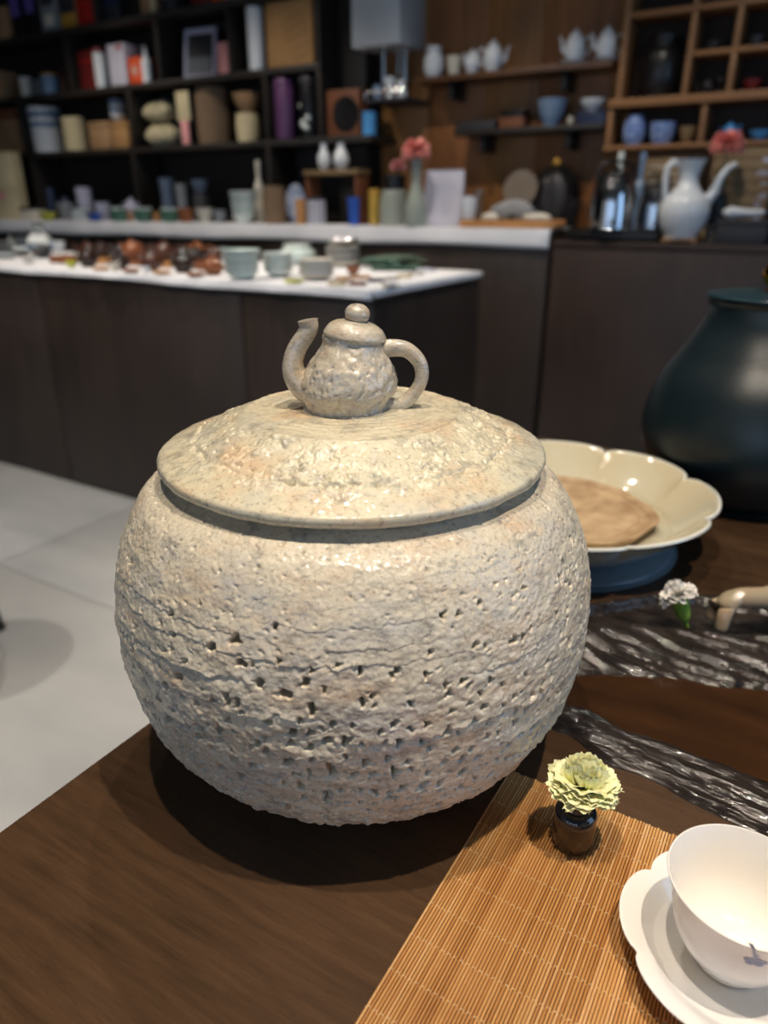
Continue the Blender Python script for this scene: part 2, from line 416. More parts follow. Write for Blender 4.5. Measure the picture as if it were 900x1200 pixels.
ZS = [0, .02, .045, .08, .12, .155, .185, .21, .222]
RS = [.0728, .113, .1412, .1574, .1632, .1612, .1525, .1375, .116]
prof = [(p.x, p.y) for p in spline([(a, b, 0) for a, b in zip(RS, ZS)], 14)]
NT, NS = 1300, 500
th = theta_samples(NT, CAM_A); s, r, z, nr, nz = resample(prof, NS)
ct, st = np.cos(th), np.sin(th)
X = r[:, None] * ct; Y = r[:, None] * st; Z = z[:, None] + 0 * X
hz = np.clip(z / 0.222, 0, 1)[:, None]
mid = np.clip((hz - 0.10) / 0.12, 0, 1) * np.clip((0.80 - hz) / 0.16, 0, 1)      # band of open notches
low = np.clip((0.42 - hz) / 0.3, 0, 1)
top = np.clip((hz - 0.72) / 0.2, 0, 1)
disp = 0.0007 * fbm(X * 55, Y * 55, Z * 90, 3, 3) * (1 - 0.6 * top)
patch = 0.5 + 0.5 * fbm(X * 14, Y * 14, Z * 20, 2, 5)
disp = disp + 0.0007 * fbm(X * 190, Y * 190, Z * 240, 2, 9) * (0.35 + 0.65 * np.clip(patch, 0, 1)) * (1 - 0.7 * top)
disp = disp + 0.00028 * fbm(X * 430, Y * 430, Z * 500, 2, 21)
disp = disp + low * 0.0018 * np.abs(fbm(X * 130, Y * 130, Z * 120, 2, 33))
# clay ledges: ragged horizontal laps that overhang the row below
ledge_z = [0.205, 0.232, 0.262]
for k in range(24):
    s0 = 0.045 + k * 0.0108 + rng.uniform(-0.003, 0.003)
    jag = 0.0035 * vnoise(X * 30, Y * 30, 0 * X + k * 7.3, 40 + k) + 0.0020 * vnoise(X * 150, Y * 150, 0 * X + k * 3.1, 70 + k) + 0.0010 * vnoise(X * 380, Y * 380, 0 * X + k * 3.1, 270 + k)
    d = s[:, None] - (s0 + jag)
    on = np.clip(1.6 * vnoise(X * 16, Y * 16, 0 * X + k * 5.7, 90 + k) + 0.35, 0, 1) * (0.35 + 0.65 * mid) * (1 - 0.75 * top) * (1 - 0.55 * low)
    ramp = np.where(d > 0, np.exp(-d / 0.0055), 0.0) * 0.0014 - np.where(d <= 0, np.exp(d / 0.0011), 0.0) * 0.0019
    disp = disp + on * ramp
# notches in rough rows
for row in range(24):
    s0 = 0.035 + row * 0.0115
    hh = float(np.interp(s0, s, z)) / 0.222; rr = float(np.interp(s0, s, r))
    if hh > 0.86: break
    dens = 1.0 if 0.22 < hh < 0.62 else (0.55 if hh < 0.75 else 0.18)
    a = 0.0
    while a < 2 * math.pi:
        a += rng.uniform(0.005, 0.0145) / rr
        if rng.random() > dens: continue
        big = rng.random() < 0.55
        k = rng.uniform(0.75, 1.25)
        stamp(disp, th, s, r, a, s0 + rng.normal() * 0.0028, (0.00145 if big else 0.0010) * k, (0.0023 if big else 0.0016) * k, rng.normal(-0.5, 0.35), (0.0105 if big else 0.0055) * k, 4.0)
for k in range(2600):           # spongy lower belly
    s0 = rng.uniform(0.02, 0.15)
    stamp(disp, th, s, r, rng.uniform(0, 6.283), s0, rng.uniform(0.0008, 0.0018), rng.uniform(0.0007, 0.0013), rng.uniform(-0.6, 0.6), rng.uniform(0.0008, 0.0022) * min(1, (0.16 - s0) / 0.05), 2.4)
for k in range(2200):           # small scattered pin holes
    stamp(disp, th, s, r, rng.uniform(0, 6.283), rng.uniform(0.03, 0.31), rng.uniform(0.0006, 0.0011), rng.uniform(0.0006, 0.0012), 0, rng.uniform(0.0008, 0.0024), 2.0)
disp *= np.clip(s / 0.02, 0, 1)[:, None] * np.clip((s[-1] - s) / 0.012, 0.15, 1)[:, None]
co = np.stack([(r[:, None] + nr[:, None] * disp) * ct, (r[:, None] + nr[:, None] * disp) * st, z[:, None] + nz[:, None] * disp], -1)
jar = thing('stoneware_jar', 'large round pitted cream stoneware jar with a teapot-topped lid', 'jar', (JX, JY, TABLE_Z))
body = bpy.data.objects.new('body', grid_mesh('body', co, NT, NS, m_jar)); COL.objects.link(body); body.parent = jar
MB().lathe([(0.116, 0.2205), (0.112, 0.2262), (0.107, 0.2262), (0.104, 0.222), (0.13, 0.19), (0.15, 0.14), (0.13, 0.05), (0.0, 0.012)], 96).build('neck', m_jar, jar)
MB().lathe([(0.0, 0.0), (0.070, 0.0), (0.0735, 0.0015), (0.073, 0.004), (0.0, 0.004)], 96).build('foot', m_jar, jar)

# lid: dished disc, rough radial band, smooth rolled rim
lp = [(0.104, 0.2265), (0.118, 0.2258), (0.1235, 0.2262), (0.1258, 0.2285), (0.1262, 0.2315), (0.1248, 0.2338), (0.120, 0.2358), (0.112, 0.2388), (0.100, 0.2440), (0.085, 0.2510), (0.0735, 0.2562), (0.0695, 0.2572), (0.066, 0.2566), (0.05, 0.2572), (0.03, 0.2580), (0.0, 0.2582)]
NT2, NS2 = 1000, 230
th2 = theta_samples(NT2, CAM_A); s, r, z, nr, nz = resample(sp2(lp, 6), NS2)
ct, st = np.cos(th2), np.sin(th2)
X = r[:, None] * ct; Y = r[:, None] * st
band = np.clip((r - 0.070) / 0.006, 0, 1) * np.clip((0.114 - r) / 0.006, 0, 1) * np.clip((z - 0.236) / 0.002, 0, 1)
band = band[:, None]
# slanting strips of rough clay separated by smooth swipes
swirl = th2[None, :] + 9.0 * (r[:, None] - 0.07)
strip = 0.5 + 0.5 * np.sin(swirl * 15 + 2.2 * vnoise(X * 25, Y * 25, 0 * X, 4))
strip = np.clip((strip - 0.25) / 0.4, 0, 1) * np.clip(0.75 + 0.9 * vnoise(X * 18, Y * 18, 0 * X, 8), 0.1, 1)
disp = 0.0004 * fbm(X * 40, Y * 40, 0 * X, 3, 2) + 0.00018 * fbm(X * 200, Y * 200, 0 * X, 2, 6)
disp = disp + band * strip * (0.0008 * fbm(X * 150, Y * 150, 0 * X, 2, 12) + 0.0007 * fbm(X * 330, Y * 330, 0 * X, 2, 14) + 0.00035 * fbm(X * 700, Y * 700, 0 * X, 1, 15)) - band * (1 - strip) * 0.0009
disc = np.clip((0.066 - r) / 0.004, 0, 1)[:, None] * np.ones_like(X)
disp = disp + disc * 0.00012 * np.sin(r[:, None] * 900 + 6 * vnoise(X * 30, Y * 30, 0 * X, 3))
for k in range(420):
    rr0 = rng.uniform(0.076, 0.113); s0 = float(np.interp(-rr0, -r[NS2 // 3:], s[NS2 // 3:]))
    stamp(disp, th2, s, r, rng.uniform(0, 6.283), s0, 0.0011, 0.0014, rng.uniform(0, 3), rng.uniform(0.0006, 0.0020), 2.5)
for k in range(90):              # torn edge where the rough band meets the rim
    stamp(disp, th2, s, r, rng.uniform(0, 6.283), float(np.interp(-0.1125, -r[NS2 // 3:], s[NS2 // 3:])) + rng.normal() * 0.001, 0.0030, 0.0014, 0, rng.uniform(0.0006, 0.0018), 2.5)
co = np.stack([(r[:, None] + nr[:, None] * disp) * ct, (r[:, None] + nr[:, None] * disp) * st, z[:, None] + nz[:, None] * disp], -1)
lid = bpy.data.objects.new('lid', grid_mesh('lid', co, NT2, NS2, m_lid)); COL.objects.link(lid); lid.parent = jar

# little teapot that serves as the lid's handle (sub-parts of the lid); local x = viewer's right
TPROT = math.atan2(RIGHT.y, RIGHT.x)
def noisy(prof, seg, amp, f, seed, name, m, parent, M, pits=0, shear=0.0):
    s, r, z, nr, nz = resample(prof, 110)
    t = np.linspace(0, 2 * math.pi, seg, endpoint=False)
    X = r[:, None] * np.cos(t); Y = r[:, None] * np.sin(t); Zz = z[:, None] + 0 * X
    d = amp * fbm(X * f, Y * f, Zz * f, 3, seed)
    pr = np.random.default_rng(seed)
    for k in range(pits):
        stamp(d, t, s, r, pr.uniform(0, 6.283), pr.uniform(0.15, 0.62) * s[-1], pr.uniform(0.0006, 0.0014), pr.uniform(0.0009, 0.002), pr.normal() * 0.6, pr.uniform(0.0006, 0.002), 2.5)
    d *= np.clip((s[-1] - s) / 0.004, 0, 1)[:, None]
    co = np.stack([(r[:, None] + nr[:, None] * d) * np.cos(t), (r[:, None] + nr[:, None] * d) * np.sin(t), z[:, None] + nz[:, None] * d], -1)
    co[..., 0] += shear * co[..., 2]
    o = bpy.data.objects.new(name, grid_mesh(name, co, seg, 110, m)); COL.objects.link(o); o.parent = parent; o.matrix_local = M
    return o
TB = Matrix.Translation((RIGHT.x * -0.0045, RIGHT.y * -0.0045, 0.2578)) @ Matrix.Rotation(TPROT, 4, 'Z')
SHEAR = Matrix.Identity(4); SHEAR[0][2] = 0.13
TM = TB @ Matrix.Rotation(R(8), 4, 'Y')
noisy(sp2([(0.0, 0.0), (0.0262, -0.001), (0.0268, 0.0022), (0.0275, 0.005), (0.0305, 0.011), (0.0312, 0.017), (0.0285, 0.026), (0.0235, 0.034), (0.0190, 0.042), (0.0175, 0.0475), (0.0, 0.0475)], 8), 220, 0.0009, 160, 7, 'teapot_body', m_pot, lid, TB, pits=260, shear=0.13)
noisy(sp2([(0.0180, 0.0450), (0.0196, 0.0462), (0.0196, 0.0482), (0.0172, 0.0520), (0.0125, 0.0548), (0.006, 0.0562), (0.0, 0.0565)], 6), 96, 0.0003, 180, 8, 'teapot_lid', m_pot, lid, TM)
noisy(sp2([(0.0, 0.0550), (0.005, 0.0554), (0.0078, 0.0590), (0.0072, 0.0632), (0.004, 0.0660), (0.0, 0.0666)], 6), 48, 0.0002, 200, 9, 'teapot_knob', m_pot, lid, TM)
sp_pts = spline([(-0.018, 0, 0.010), (-0.027, 0, 0.0145), (-0.0325, 0, 0.0225), (-0.0328, 0, 0.0310), (-0.0295, 0, 0.0395), (-0.0245, 0, 0.0465), (-0.0222, 0, 0.0515), (-0.0226, 0, 0.0560)], 6)
mb = MB().tube(sp_pts, interp_list([0.0108, 0.0092, 0.0077, 0.0066, 0.0060, 0.0058, 0.0060, 0.0066], 8, len(sp_pts)), 20)
o = mb.build('teapot_spout', m_pot, lid); o.matrix_local = TB
hp = spline([(0.017, 0, 0.0395), (0.024, 0, 0.0425), (0.034, 0, 0.0425), (0.043, 0, 0.036), (0.0460, 0, 0.026), (0.0420, 0, 0.0145), (0.0345, 0, 0.0065), (0.024, 0, 0.0052)], 6)
mb = MB().tube(hp, interp_list([0.0060, 0.0056, 0.0050, 0.0046, 0.0044, 0.0044, 0.0050, 0.0058], 8, len(hp)), 18)
o = mb.build('teapot_handle', m_pot, lid); o.matrix_local = TM

# ------------------------------------------------------------------ bamboo mat
m_bam = []
for k, (c, c2) in enumerate([((190, 138, 80), (208, 160, 100)), ((180, 126, 70), (200, 150, 92)), ((202, 152, 96), (218, 174, 120)), ((168, 112, 58), (190, 138, 80))]):
    m_bam.append(mat('bamboo_%d' % k, c, 0.42, rgb2=c2, scale=30, stretch=(4, 0.5, 4), bump=0.25, bscale=120))
m_thread = mat('pale_thread', (232, 206, 160), 0.7)
PITCHM, MY0, MY1, MX0 = 0.00188, 0.075, 0.399, -0.133
matt = thing('bamboo_mat', 'honey-coloured slatted bamboo mat on the dark table', 'mat', (MX0, MY0, TABLE_Z))
slat_me = []
for k in range(4):
    mb = MB(); n = 8
    prof = [(0.00086 * math.cos(a), 0.00105 + 0.00095 * math.sin(a)) for a in [2 * math.pi * i / n + 0.39 for i in range(n)]]
    L_ = MY1 - MY0
    mb.add([(x, 0, z) for x, z in prof] + [(x, L_, z) for x, z in prof], [(i, (i + 1) % n, n + (i + 1) % n, n + i) for i in range(n)] + [tuple(range(n))[::-1], tuple(range(n, 2 * n))])
    slat_me.append(mb.mesh('slat', m_bam[k], ang=60))
rnd = random.Random(5)
NSL = 184
for i in range(NSL):
    share('slat', slat_me[rnd.choice((0, 0, 1, 1, 2, 3))], matt, ((i + 0.5) * PITCHM, rnd.uniform(-0.0006, 0.0006), 0), scale=(rnd.uniform(0.92, 1.04), 1, rnd.uniform(0.9, 1.06)))
for row in range(14):
    y = 0.012 + row * 0.0232
    if y > MY1 - MY0 - 0.004: break
    mb = MB()
    pts = []
    for i in range(0, NSL + 1):
        pts.append((i * PITCHM, y + (0.0005 if i % 2 else -0.0005), 0.00215 if i % 2 else 0.0011))
    mb.tube(pts, 0.00028, 5)
    mb.build('stitch_thread', m_thread, matt)
MAT_TOP = TABLE_Z + 0.0023

# ------------------------------------------------------------------ bud vase and carnation
m_vase = mat('tenmoku_glaze', (50, 36, 24), 0.18, rgb2=(62, 46, 30), scale=60, coat=0.3)
m_vase_blue = mat('blue_black_glaze', (26, 29, 32), 0.10, rgb2=(38, 46, 52), scale=80, coat=0.5)
VX, VY = -0.0743, 0.3592
bv = thing('bud_vase', 'tiny brown glazed bud vase holding a pale carnation', 'vase', (VX, VY, MAT_TOP))
MB().lathe(sp2([(0.0, 0.0), (0.0112, 0.0), (0.0122, 0.0012), (0.0131, 0.008), (0.0134, 0.015), (0.0130, 0.0215)], 5), 48).build('body', m_vase, bv)
MB().lathe(sp2([(0.0130, 0.0212), (0.0133, 0.0230), (0.0126, 0.0262), (0.0105, 0.0286), (0.0080, 0.0294)], 5), 48, cap=False).build('shoulder', m_vase_blue, bv)
MB().lathe(sp2([(0.0082, 0.0290), (0.0072, 0.0300), (0.0070, 0.0330), (0.0074, 0.0352), (0.0066, 0.0356), (0.0060, 0.0330), (0.0058, 0.02), (0.0, 0.018)], 5), 40, cap=False).build('neck', m_vase, bv)
m_petal = mat('pale_yellow_petal', (238, 237, 180), 0.6, rgb2=(248, 247, 212), scale=120, sss=0.4)
m_calyx = mat('green_calyx', (96, 128, 46), 0.5, rgb2=(128, 156, 70), scale=80)
def petal_mesh(w, l, seed, m, nx=9, ny=7, rf=0.11):
    rr = random.Random(seed); ph = [rr.uniform(0, 6.28) for _ in range(4)]
    def fn(u, v):
        a = (u - 0.5) * 2
        wid = w * (0.16 + 0.84 * v ** 0.8)
        ruff = rf * l * v ** 2 * (math.sin(a * 6 + ph[0]) + 0.5 * math.sin(a * 11 + ph[1]))
        edge = l * (1 - 0.22 * a * a) + 0.05 * l * math.sin(a * 17 + ph[2])
        return (a * wid, ruff + 0.25 * l * v * v, v * edge)
    return MB().grid(nx, ny, fn).mesh('petal', m, ang=180)
def carnation(t, base, axis, rad, n, pmeshes, rnd, spread=R(86)):
    ax = Vector(axis).normalized(); q = ax.to_track_quat('Z', 'Y')
    for i in range(n):
        u = (i + 0.5) / n; tilt = spread * math.sqrt(u); az = i * 2.39996 + rnd.uniform(-0.2, 0.2)
        rot = q @ Euler((0, 0, az)).to_quaternion() @ Euler((-tilt, 0, 0)).to_quaternion() @ Euler((0, 0, rnd.uniform(-0.5, 0.5))).to_quaternion()
        k = rnd.uniform(0.88, 1.1) * (0.95 if u < 0.4 else 1.0)
        o = share('petal', pmeshes[i % len(pmeshes)], t, base, rot.to_euler(), (k, -k if u < 0.34 else k, k))
pm = [petal_mesh(0.0122, 0.0215, k, m_petal, 17, 9, rf=0.055) for k in range(5)]
fb = Vector((0.0020, 0.0005, 0.0365))
fl_ = thing('carnation', 'pale yellow-green carnation bloom standing in the tiny brown vase', 'flower', (VX, VY, MAT_TOP + 0.006))
carnation(fl_, fb, RIGHT * 0.06 + FWD * 0.22 + Vector((0, 0, 1)), 0.02, 80, pm, random.Random(3), spread=R(74))
MB().tube([(0.0, 0, 0.0162), (0.001, 0, 0.022), tuple(fb + Vector((-0.0005, 0, -0.004)))], 0.0016, 8).build('stem', m_calyx, fl_)
MB().lathe(sp2([(0.0016, -0.006), (0.0042, -0.003), (0.0050, 0.002), (0.0056, 0.0065)], 4), 14, cap=False).build('calyx', m_calyx, fl_, loc=fb, rot=(0.0, 0.2, 0.0), solid=0.0006)

# ------------------------------------------------------------------ white cup and lobed saucer
m_porc = mat('white_porcelain', (236, 232, 226), 0.10, var=0.01, coat=0.4)
m_blue = mat('cobalt_decoration', (120, 130, 168), 0.18, rgb2=(150, 160, 190), scale=300)
SX, SY = 0.0262, 0.3215
sau = thing('saucer', 'white porcelain saucer with a petal-lobed rim under the white cup', 'saucer', (SX, SY, MAT_TOP))
def petal_f(a, n, ph):              # 0 at the notches (angle ph), 1 at the pointed petal tips
    t = abs((((a - ph) * n / (2 * math.pi)) % 1.0) * 2 - 1)
    return 0.84 * math.sqrt(max(0.0, 1 - t ** 3.2)) + 0.16 * (1 - t)
def lobes(n, amp, ph, start=0):
    def w(a, j, r, z):
        k = min(1, max(0, (r - 0.030) / 0.028)); c = petal_f(a, n, ph)
        return (1 + amp * (c - 1) * k, 0.0022 * (c - 0.6) * k)
    return w
ph_s = math.atan2(at(731, 1055, z=0.77).y - SY, at(731, 1055, z=0.77).x - SX)
MB().lathe(sp2([(0.0, 0.003), (0.024, 0.003), (0.0245, 0.0), (0.0275, 0.0), (0.0285, 0.0030), (0.038, 0.0060), (0.050, 0.0120), (0.0605, 0.0178), (0.0613, 0.0186), (0.0605, 0.0193), (0.051, 0.0152), (0.0435, 0.0098), (0.0405, 0.0082), (0.030, 0.0062), (0.0, 0.0055)], 5), 192, wob=lobes(6, 0.115, R(155.0))).build('dish', m_porc, sau)
CUPX, CUPY, CZ0 = 0.0218, 0.3212, MAT_TOP + 0.0068
cup = thing('tea_cup', 'white porcelain tea cup with a faint blue flower painted outside', 'cup', (CUPX, CUPY, CZ0))
cprof = [(0.0, 0.002), (0.0150, 0.002), (0.0155, 0.0), (0.0178, 0.0), (0.0185, 0.0035), (0.0238, 0.0090), (0.0292, 0.0190), (0.0322, 0.0310), (0.0345, 0.0430), (0.0376, 0.0535), (0.0380, 0.0542), (0.0371, 0.0542), (0.0338, 0.0430), (0.0312, 0.0310), (0.0280, 0.0200), (0.0220, 0.0110), (0.013, 0.0066), (0.0, 0.0056)]
MB().lathe(sp2(cprof, 5), 128).build('bowl', m_porc, cup)
# painted sprig, raised a hair above the glaze on the outer wall
def on_cup(phi, h):
    rr = np.interp(h, [c[1] for c in cprof[3:10]], [c[0] for c in cprof[3:10]]) + 0.00025
    return (rr * math.cos(phi), rr * math.sin(phi), h)
def wall_seen(px, py):
    best = None
    for ip in range(180):
        for ih in range(12, 46):
            x, y, z = on_cup(ip * math.pi / 90, ih * 0.001); q = Vector((x + CUPX, y + CUPY, z + CZ0)) - CAMP; D = q.dot(F3)
            d = (450 + F_PX * q.dot(RIGHT) / D - px) ** 2 + (600 - F_PX * q.dot(UP3) / D - py) ** 2
            n = Vector((x, y, 0)).dot(-q)
            if n > 0 and (best is None or d < best[0]): best = (d, ip * math.pi / 90, ih * 0.001)
    return best[1], best[2]
phi0, HD = wall_seen(886, 1128)
def patch(pts, c):
    mb = MB(); n = len(pts)
    mb.add([on_cup(phi0 + c[0] / 0.031, HD + c[1])] + [on_cup(phi0 + x / 0.031, HD + y) for x, y in pts], [(0, i + 1, (i + 1) % n + 1) for i in range(n)])
    return mb
deco = patch([(0.0012 * math.cos(a), 0.0012 * math.sin(a)) for a in [k * 0.785 for k in range(8)]], (0, 0))
for k in range(5):
    a = k * 1.2566 + 0.3; c = (0.0030 * math.cos(a), 0.0022 * math.sin(a))
    p = patch([(c[0] + 0.0020 * math.cos(b), c[1] + 0.0015 * math.sin(b)) for b in [j * 0.785 for j in range(8)]], c); deco.add(p.v, p.f)
for x0, y0, x1, y1, w in ((-0.0005, 0.003, -0.0030, 0.0125, 0.0006), (-0.0022, 0.008, 0.0004, 0.0062, 0.0007), (-0.003, 0.0125, -0.0045, 0.015, 0.0008)):
    p = patch([(x0 - w, y0), (x0 + w, y0), (x1 + w, y1), (x1 - w, y1)], ((x0 + x1) / 2, (y0 + y1) / 2)); deco.add(p.v, p.f)
deco.build('painted_sprig', m_blue, cup)['label'] = 'faint blue painted flower sprig'

# ------------------------------------------------------------------ carved tea tray
m_rim = mat('ebony_rim', (22, 19, 18), 0.16, rgb2=(52, 45, 41), scale=26, stretch=(1, 4, 4), bump=0.7, bscale=70, coat=0.25, detail=8)
m_basin = mat_wood('tray_basin_wood', (30, 20, 13), (64, 40, 22), rough=0.10, along=(1.2, 5, 5), scale=9, bump=0.05)
tray = thing('tea_tray', 'carved dark wood tea tray with rough glossy natural edges', 'tray', (0, 0, TABLE_Z))
def ylo(x): return np.interp(x, [-0.175, -0.150, -0.125, -0.07, -0.02, 0.034, 0.10, 0.2, 0.32], [0.505, 0.477, 0.463, 0.444, 0.437, 0.432, 0.43, 0.42, 0.42])
def yli(x): return np.interp(x, [-0.175, -0.150, -0.109, -0.05, -0.01, 0.029, 0.10, 0.2, 0.32], [0.512, 0.503, 0.492, 0.483, 0.484, 0.484, 0.48, 0.47, 0.47])
def yui(x): return np.interp(x, [-0.175, -0.150, -0.115, -0.08, -0.04, -0.01, 0.019, 0.10, 0.2, 0.32], [0.516, 0.522, 0.536, 0.552, 0.572, 0.580, 0.590, 0.60, 0.61, 0.61])
def yuo(x): return np.interp(x, [-0.175, -0.143, -0.10, -0.05, 0.0, 0.1, 0.2, 0.32], [0.60, 0.655, 0.700, 0.738, 0.748, 0.76, 0.77, 0.77])
nx, ny = 330, 60
xs = np.linspace(-0.175, 0.32, nx)
def rim_part(name, a, b, prof_h, seed, amp):
    t = np.linspace(0, 1, ny)
    Xg = np.repeat(xs[None], ny, 0); A = a(xs)[None]; B = b(xs)[None]
    wob = 0.006 * vnoise(xs * 40, 0 * xs, 0 * xs, seed)[None] + 0.003 * vnoise(xs * 120, 0 * xs, 0 * xs, seed + 1)[None]
    Yg = A + wob * 0.6 + (B - A) * t[:, None]
    h = np.interp(t, *zip(*prof_h))[:, None] * (0.85 + 0.3 * vnoise(xs * 22, 0 * xs, 0 * xs, seed + 3))[None]
    edge = np.clip(np.minimum(t, 1 - t) / 0.12, 0, 1)[:, None]
    skew = Yg + 0.12 * Xg
    calm = np.interp(t, [0, .5, .56, .87, .92, 1], [1, 1, .12, .12, 1, 1])[:, None] if name == 'far_edge' else 1.0
    g = calm * fbm(Xg * 22, skew * 190, 0 * Xg, 3, seed + 5) * amp + calm * fbm(Xg * 90, skew * 330, 0 * Xg, 2, seed + 9) * amp * 0.35
    Zg = np.maximum(h + g * edge, 0.0012)
    Zg[0] = 0.0; Zg[-1] = 0.0
    o = bpy.data.objects.new(name, grid_mesh(name, np.stack([Xg, Yg, Zg], -1), nx, ny, m_rim, wrap=False)); COL.objects.link(o); o.parent = tray
    return o
rim_part('near_edge', ylo, yli, [(0, 0), (0.12, 0.006), (0.5, 0.011), (0.85, 0.010), (0.95, 0.006), (1, 0.0)], 3, 0.0013)
rim_part('far_edge', yui, yuo, [(0, 0.0), (0.06, 0.008), (0.25, 0.016), (0.42, 0.021), (0.47, 0.020), (0.51, 0.007), (0.56, 0.004), (0.88, 0.004), (0.92, 0.014), (0.96, 0.016), (1, 0.0)], 13, 0.0032)
mb = MB()
mb.grid(120, 6, lambda u, v: (-0.17 + 0.488 * u, float(yli(-0.17 + 0.488 * u)) - 0.004 + (float(yui(-0.17 + 0.488 * u)) - float(yli(-0.17 + 0.488 * u)) + 0.012) * v, 0.0035))
mb.build('basin', m_basin, tray)

# white flower bud lying in the tray hollow
m_white_petal = mat('white_petal', (235, 232, 226), 0.6, var=0.03, sss=0.1)
m_green = mat('bud_green', (112, 150, 44), 0.45, rgb2=(150, 180, 80), scale=90)
bA, bB = at(795, 699, z=TABLE_Z + 0.044), at(806, 738, z=TABLE_Z + 0.0085)
bud = thing('flower_bud', 'white carnation bud with green calyx lying in the tray hollow', 'flower', bA)
dirv = (bB - bA).normalized(); bl = (bB - bA).length; qd = dirv.to_track_quat('Z', 'Y').to_euler()
MB().lathe(sp2([(0.0062, -0.004), (0.0078, 0.002), (0.0076, 0.3 * bl), (0.0064, 0.55 * bl), (0.0032, 0.74 * bl), (0.0020, 0.78 * bl)], 4), 18).build('calyx', m_green, bud, rot=qd)
MB().tube([tuple(dirv * 0.76 * bl), tuple(dirv * bl)], 0.0021, 8).build('stem', m_green, bud)
pmw = [petal_mesh(0.0080, 0.0165, k + 20, m_white_petal, 13, 7, rf=0.08) for k in range(3)]
carnation(bud, tuple(dirv * 0.001), Vector((0, 0, 1.0)) - RIGHT * 0.45 + FWD * 0.45, 0.01, 70, pmw, random.Random(8), spread=R(78))

# ceramic legged figure at the right end with a green sprig
m_cel = mat('cream_celadon', (156, 146, 122), 0.14, rgb2=(164, 134, 108), scale=38, coat=0.5)
fp = at(849, 748, z=TABLE_Z + 0.0075)
fig = thing('ceramic_figure', 'cream glazed ceramic four-legged figure at the tray edge', 'figurine', fp, rz=TPROT)
me = bpy.data.meshes.new('body'); bm = bmesh.new()
SK = [((0.003, 0.012, 0.036), 0.0090), ((0.024, 0.012, 0.037), 0.0108), ((0.048, 0.012, 0.036), 0.0125), ((0.062, 0.012, 0.044), 0.0110), ((0.066, 0.012, 0.058), 0.0090),
      ((-0.003, 0.003, 0.022), 0.0070), ((-0.004, 0.002, 0.0055), 0.0062), ((-0.003, 0.021, 0.022), 0.0070), ((-0.004, 0.022, 0.0055), 0.0062),
      ((0.056, -0.002, 0.020), 0.0078), ((0.061, -0.005, 0.0055), 0.0068), ((0.056, 0.026, 0.020), 0.0078), ((0.061, 0.029, 0.0055), 0.0068)]
SE = [(0, 1), (1, 2), (2, 3), (3, 4), (0, 5), (5, 6), (0, 7), (7, 8), (2, 9), (9, 10), (2, 11), (11, 12)]
me.from_pydata([p for p, _ in SK], SE, []); me.materials.append(m_cel)
fo = bpy.data.objects.new('body', me); COL.objects.link(fo); fo.parent = fig
md = fo.modifiers.new('skin', 'SKIN'); md.use_smooth_shade = True
for i, (_, rad) in enumerate(SK): me.skin_vertices[0].data[i].radius = (rad, rad)
me.skin_vertices[0].data[1].use_root = True
fo.modifiers.new('sub', 'SUBSURF').levels = 2; fo.modifiers['sub'].render_levels = 2
MB().lathe([(0.006, 0.0), (0.0075, 0.004), (0.0062, 0.006), (0.004, 0.003)], 20).build('mouth', m_cel, fig, loc=(0.066, 0.012, 0.064))
m_leaf = mat('succulent_leaf', (118, 140, 84), 0.5, rgb2=(160, 176, 124), scale=60)
spg = thing('green_sprig', 'small pale green sprig growing out of the ceramic figure', 'plant', tuple(Vector(fp) + RIGHT * 0.066 + FWD * 0.012 + Vector((0, 0, 0.071))), rz=TPROT)
lf = MB().grid(4, 6, lambda u, v: ((u - 0.5) * 0.006 * math.sin(math.pi * (0.08 + 0.9 * v)), -0.004 * v * v, 0.016 * v)).mesh('leaf', m_leaf)
r3 = random.Random(2)
MB().tube([(0, 0, -0.004), (0, 0, 0.010)], 0.0012, 6).build('stem', m_green, spg)
for k in range(18):
    share('leaf', lf, spg, (0, 0, 0.010 * (k / 18)), Euler((r3.uniform(0.2, 1.3), 0, k * 2.4)).to_matrix().to_euler(), (1, 1, r3.uniform(0.7, 1.1)))

# ------------------------------------------------------------------ lobed footed dish with tan plate
m_dish = mat('cream_crackle', (190, 178, 148), 0.07, rgb2=(198, 194, 172), scale=14, coat=0.8)
m_dish_b = mat('blue_glaze_foot', (92, 108, 118), 0.25, rgb2=(106, 120, 130), scale=10)
DX, DY = -0.2375, 0.808
dish = thing('lobed_dish', 'cream glazed dish with a scalloped rim on a blue foot', 'dish', (DX, DY, TABLE_Z))
def dl(a, j, r, z):
    k = min(1, max(0, (r - 0.10) / 0.07)); c = petal_f(a, 8, R(42))
    return (1 + 0.075 * (c - 1) * k, 0.005 * (c - 0.6) * k)
MB().lathe(sp2([(0.0, 0.018), (0.108, 0.018), (0.130, 0.024), (0.154, 0.042), (0.173, 0.0605), (0.1795, 0.0655), (0.1795, 0.0672), (0.1755, 0.0665), (0.156, 0.0480), (0.134, 0.0330), (0.115, 0.0268), (0.0, 0.0250)], 5), 240, wob=dl).build('bowl', m_dish, dish)
MB().lathe(sp2([(0.0, 0.0), (0.132, 0.0), (0.1365, 0.002), (0.1365, 0.006), (0.126, 0.010), (0.112, 0.0145), (0.110, 0.0178)], 4), 128).build('foot', m_dish_b, dish)
MB().lathe([(0.1762, 0.0668), (0.1790, 0.0654), (0.1806, 0.0660), (0.1800, 0.0678), (0.1770, 0.0682), (0.1762, 0.0668)], 240, wob=dl, cap=False).build('lip', mat('pale_lip_glaze', (206, 206, 196), 0.12, coat=0.5), dish)
m_tan = mat('tan_carved_clay', (148, 118, 86), 0.6, rgb2=(190, 164, 128), scale=40, detail=8, bump=0.5, bscale=60)
tp = thing('tan_plate', 'tan rough clay plate lying inside the scalloped cream dish', 'plate', (DX + 0.004, DY - 0.004, TABLE_Z + 0.0285))
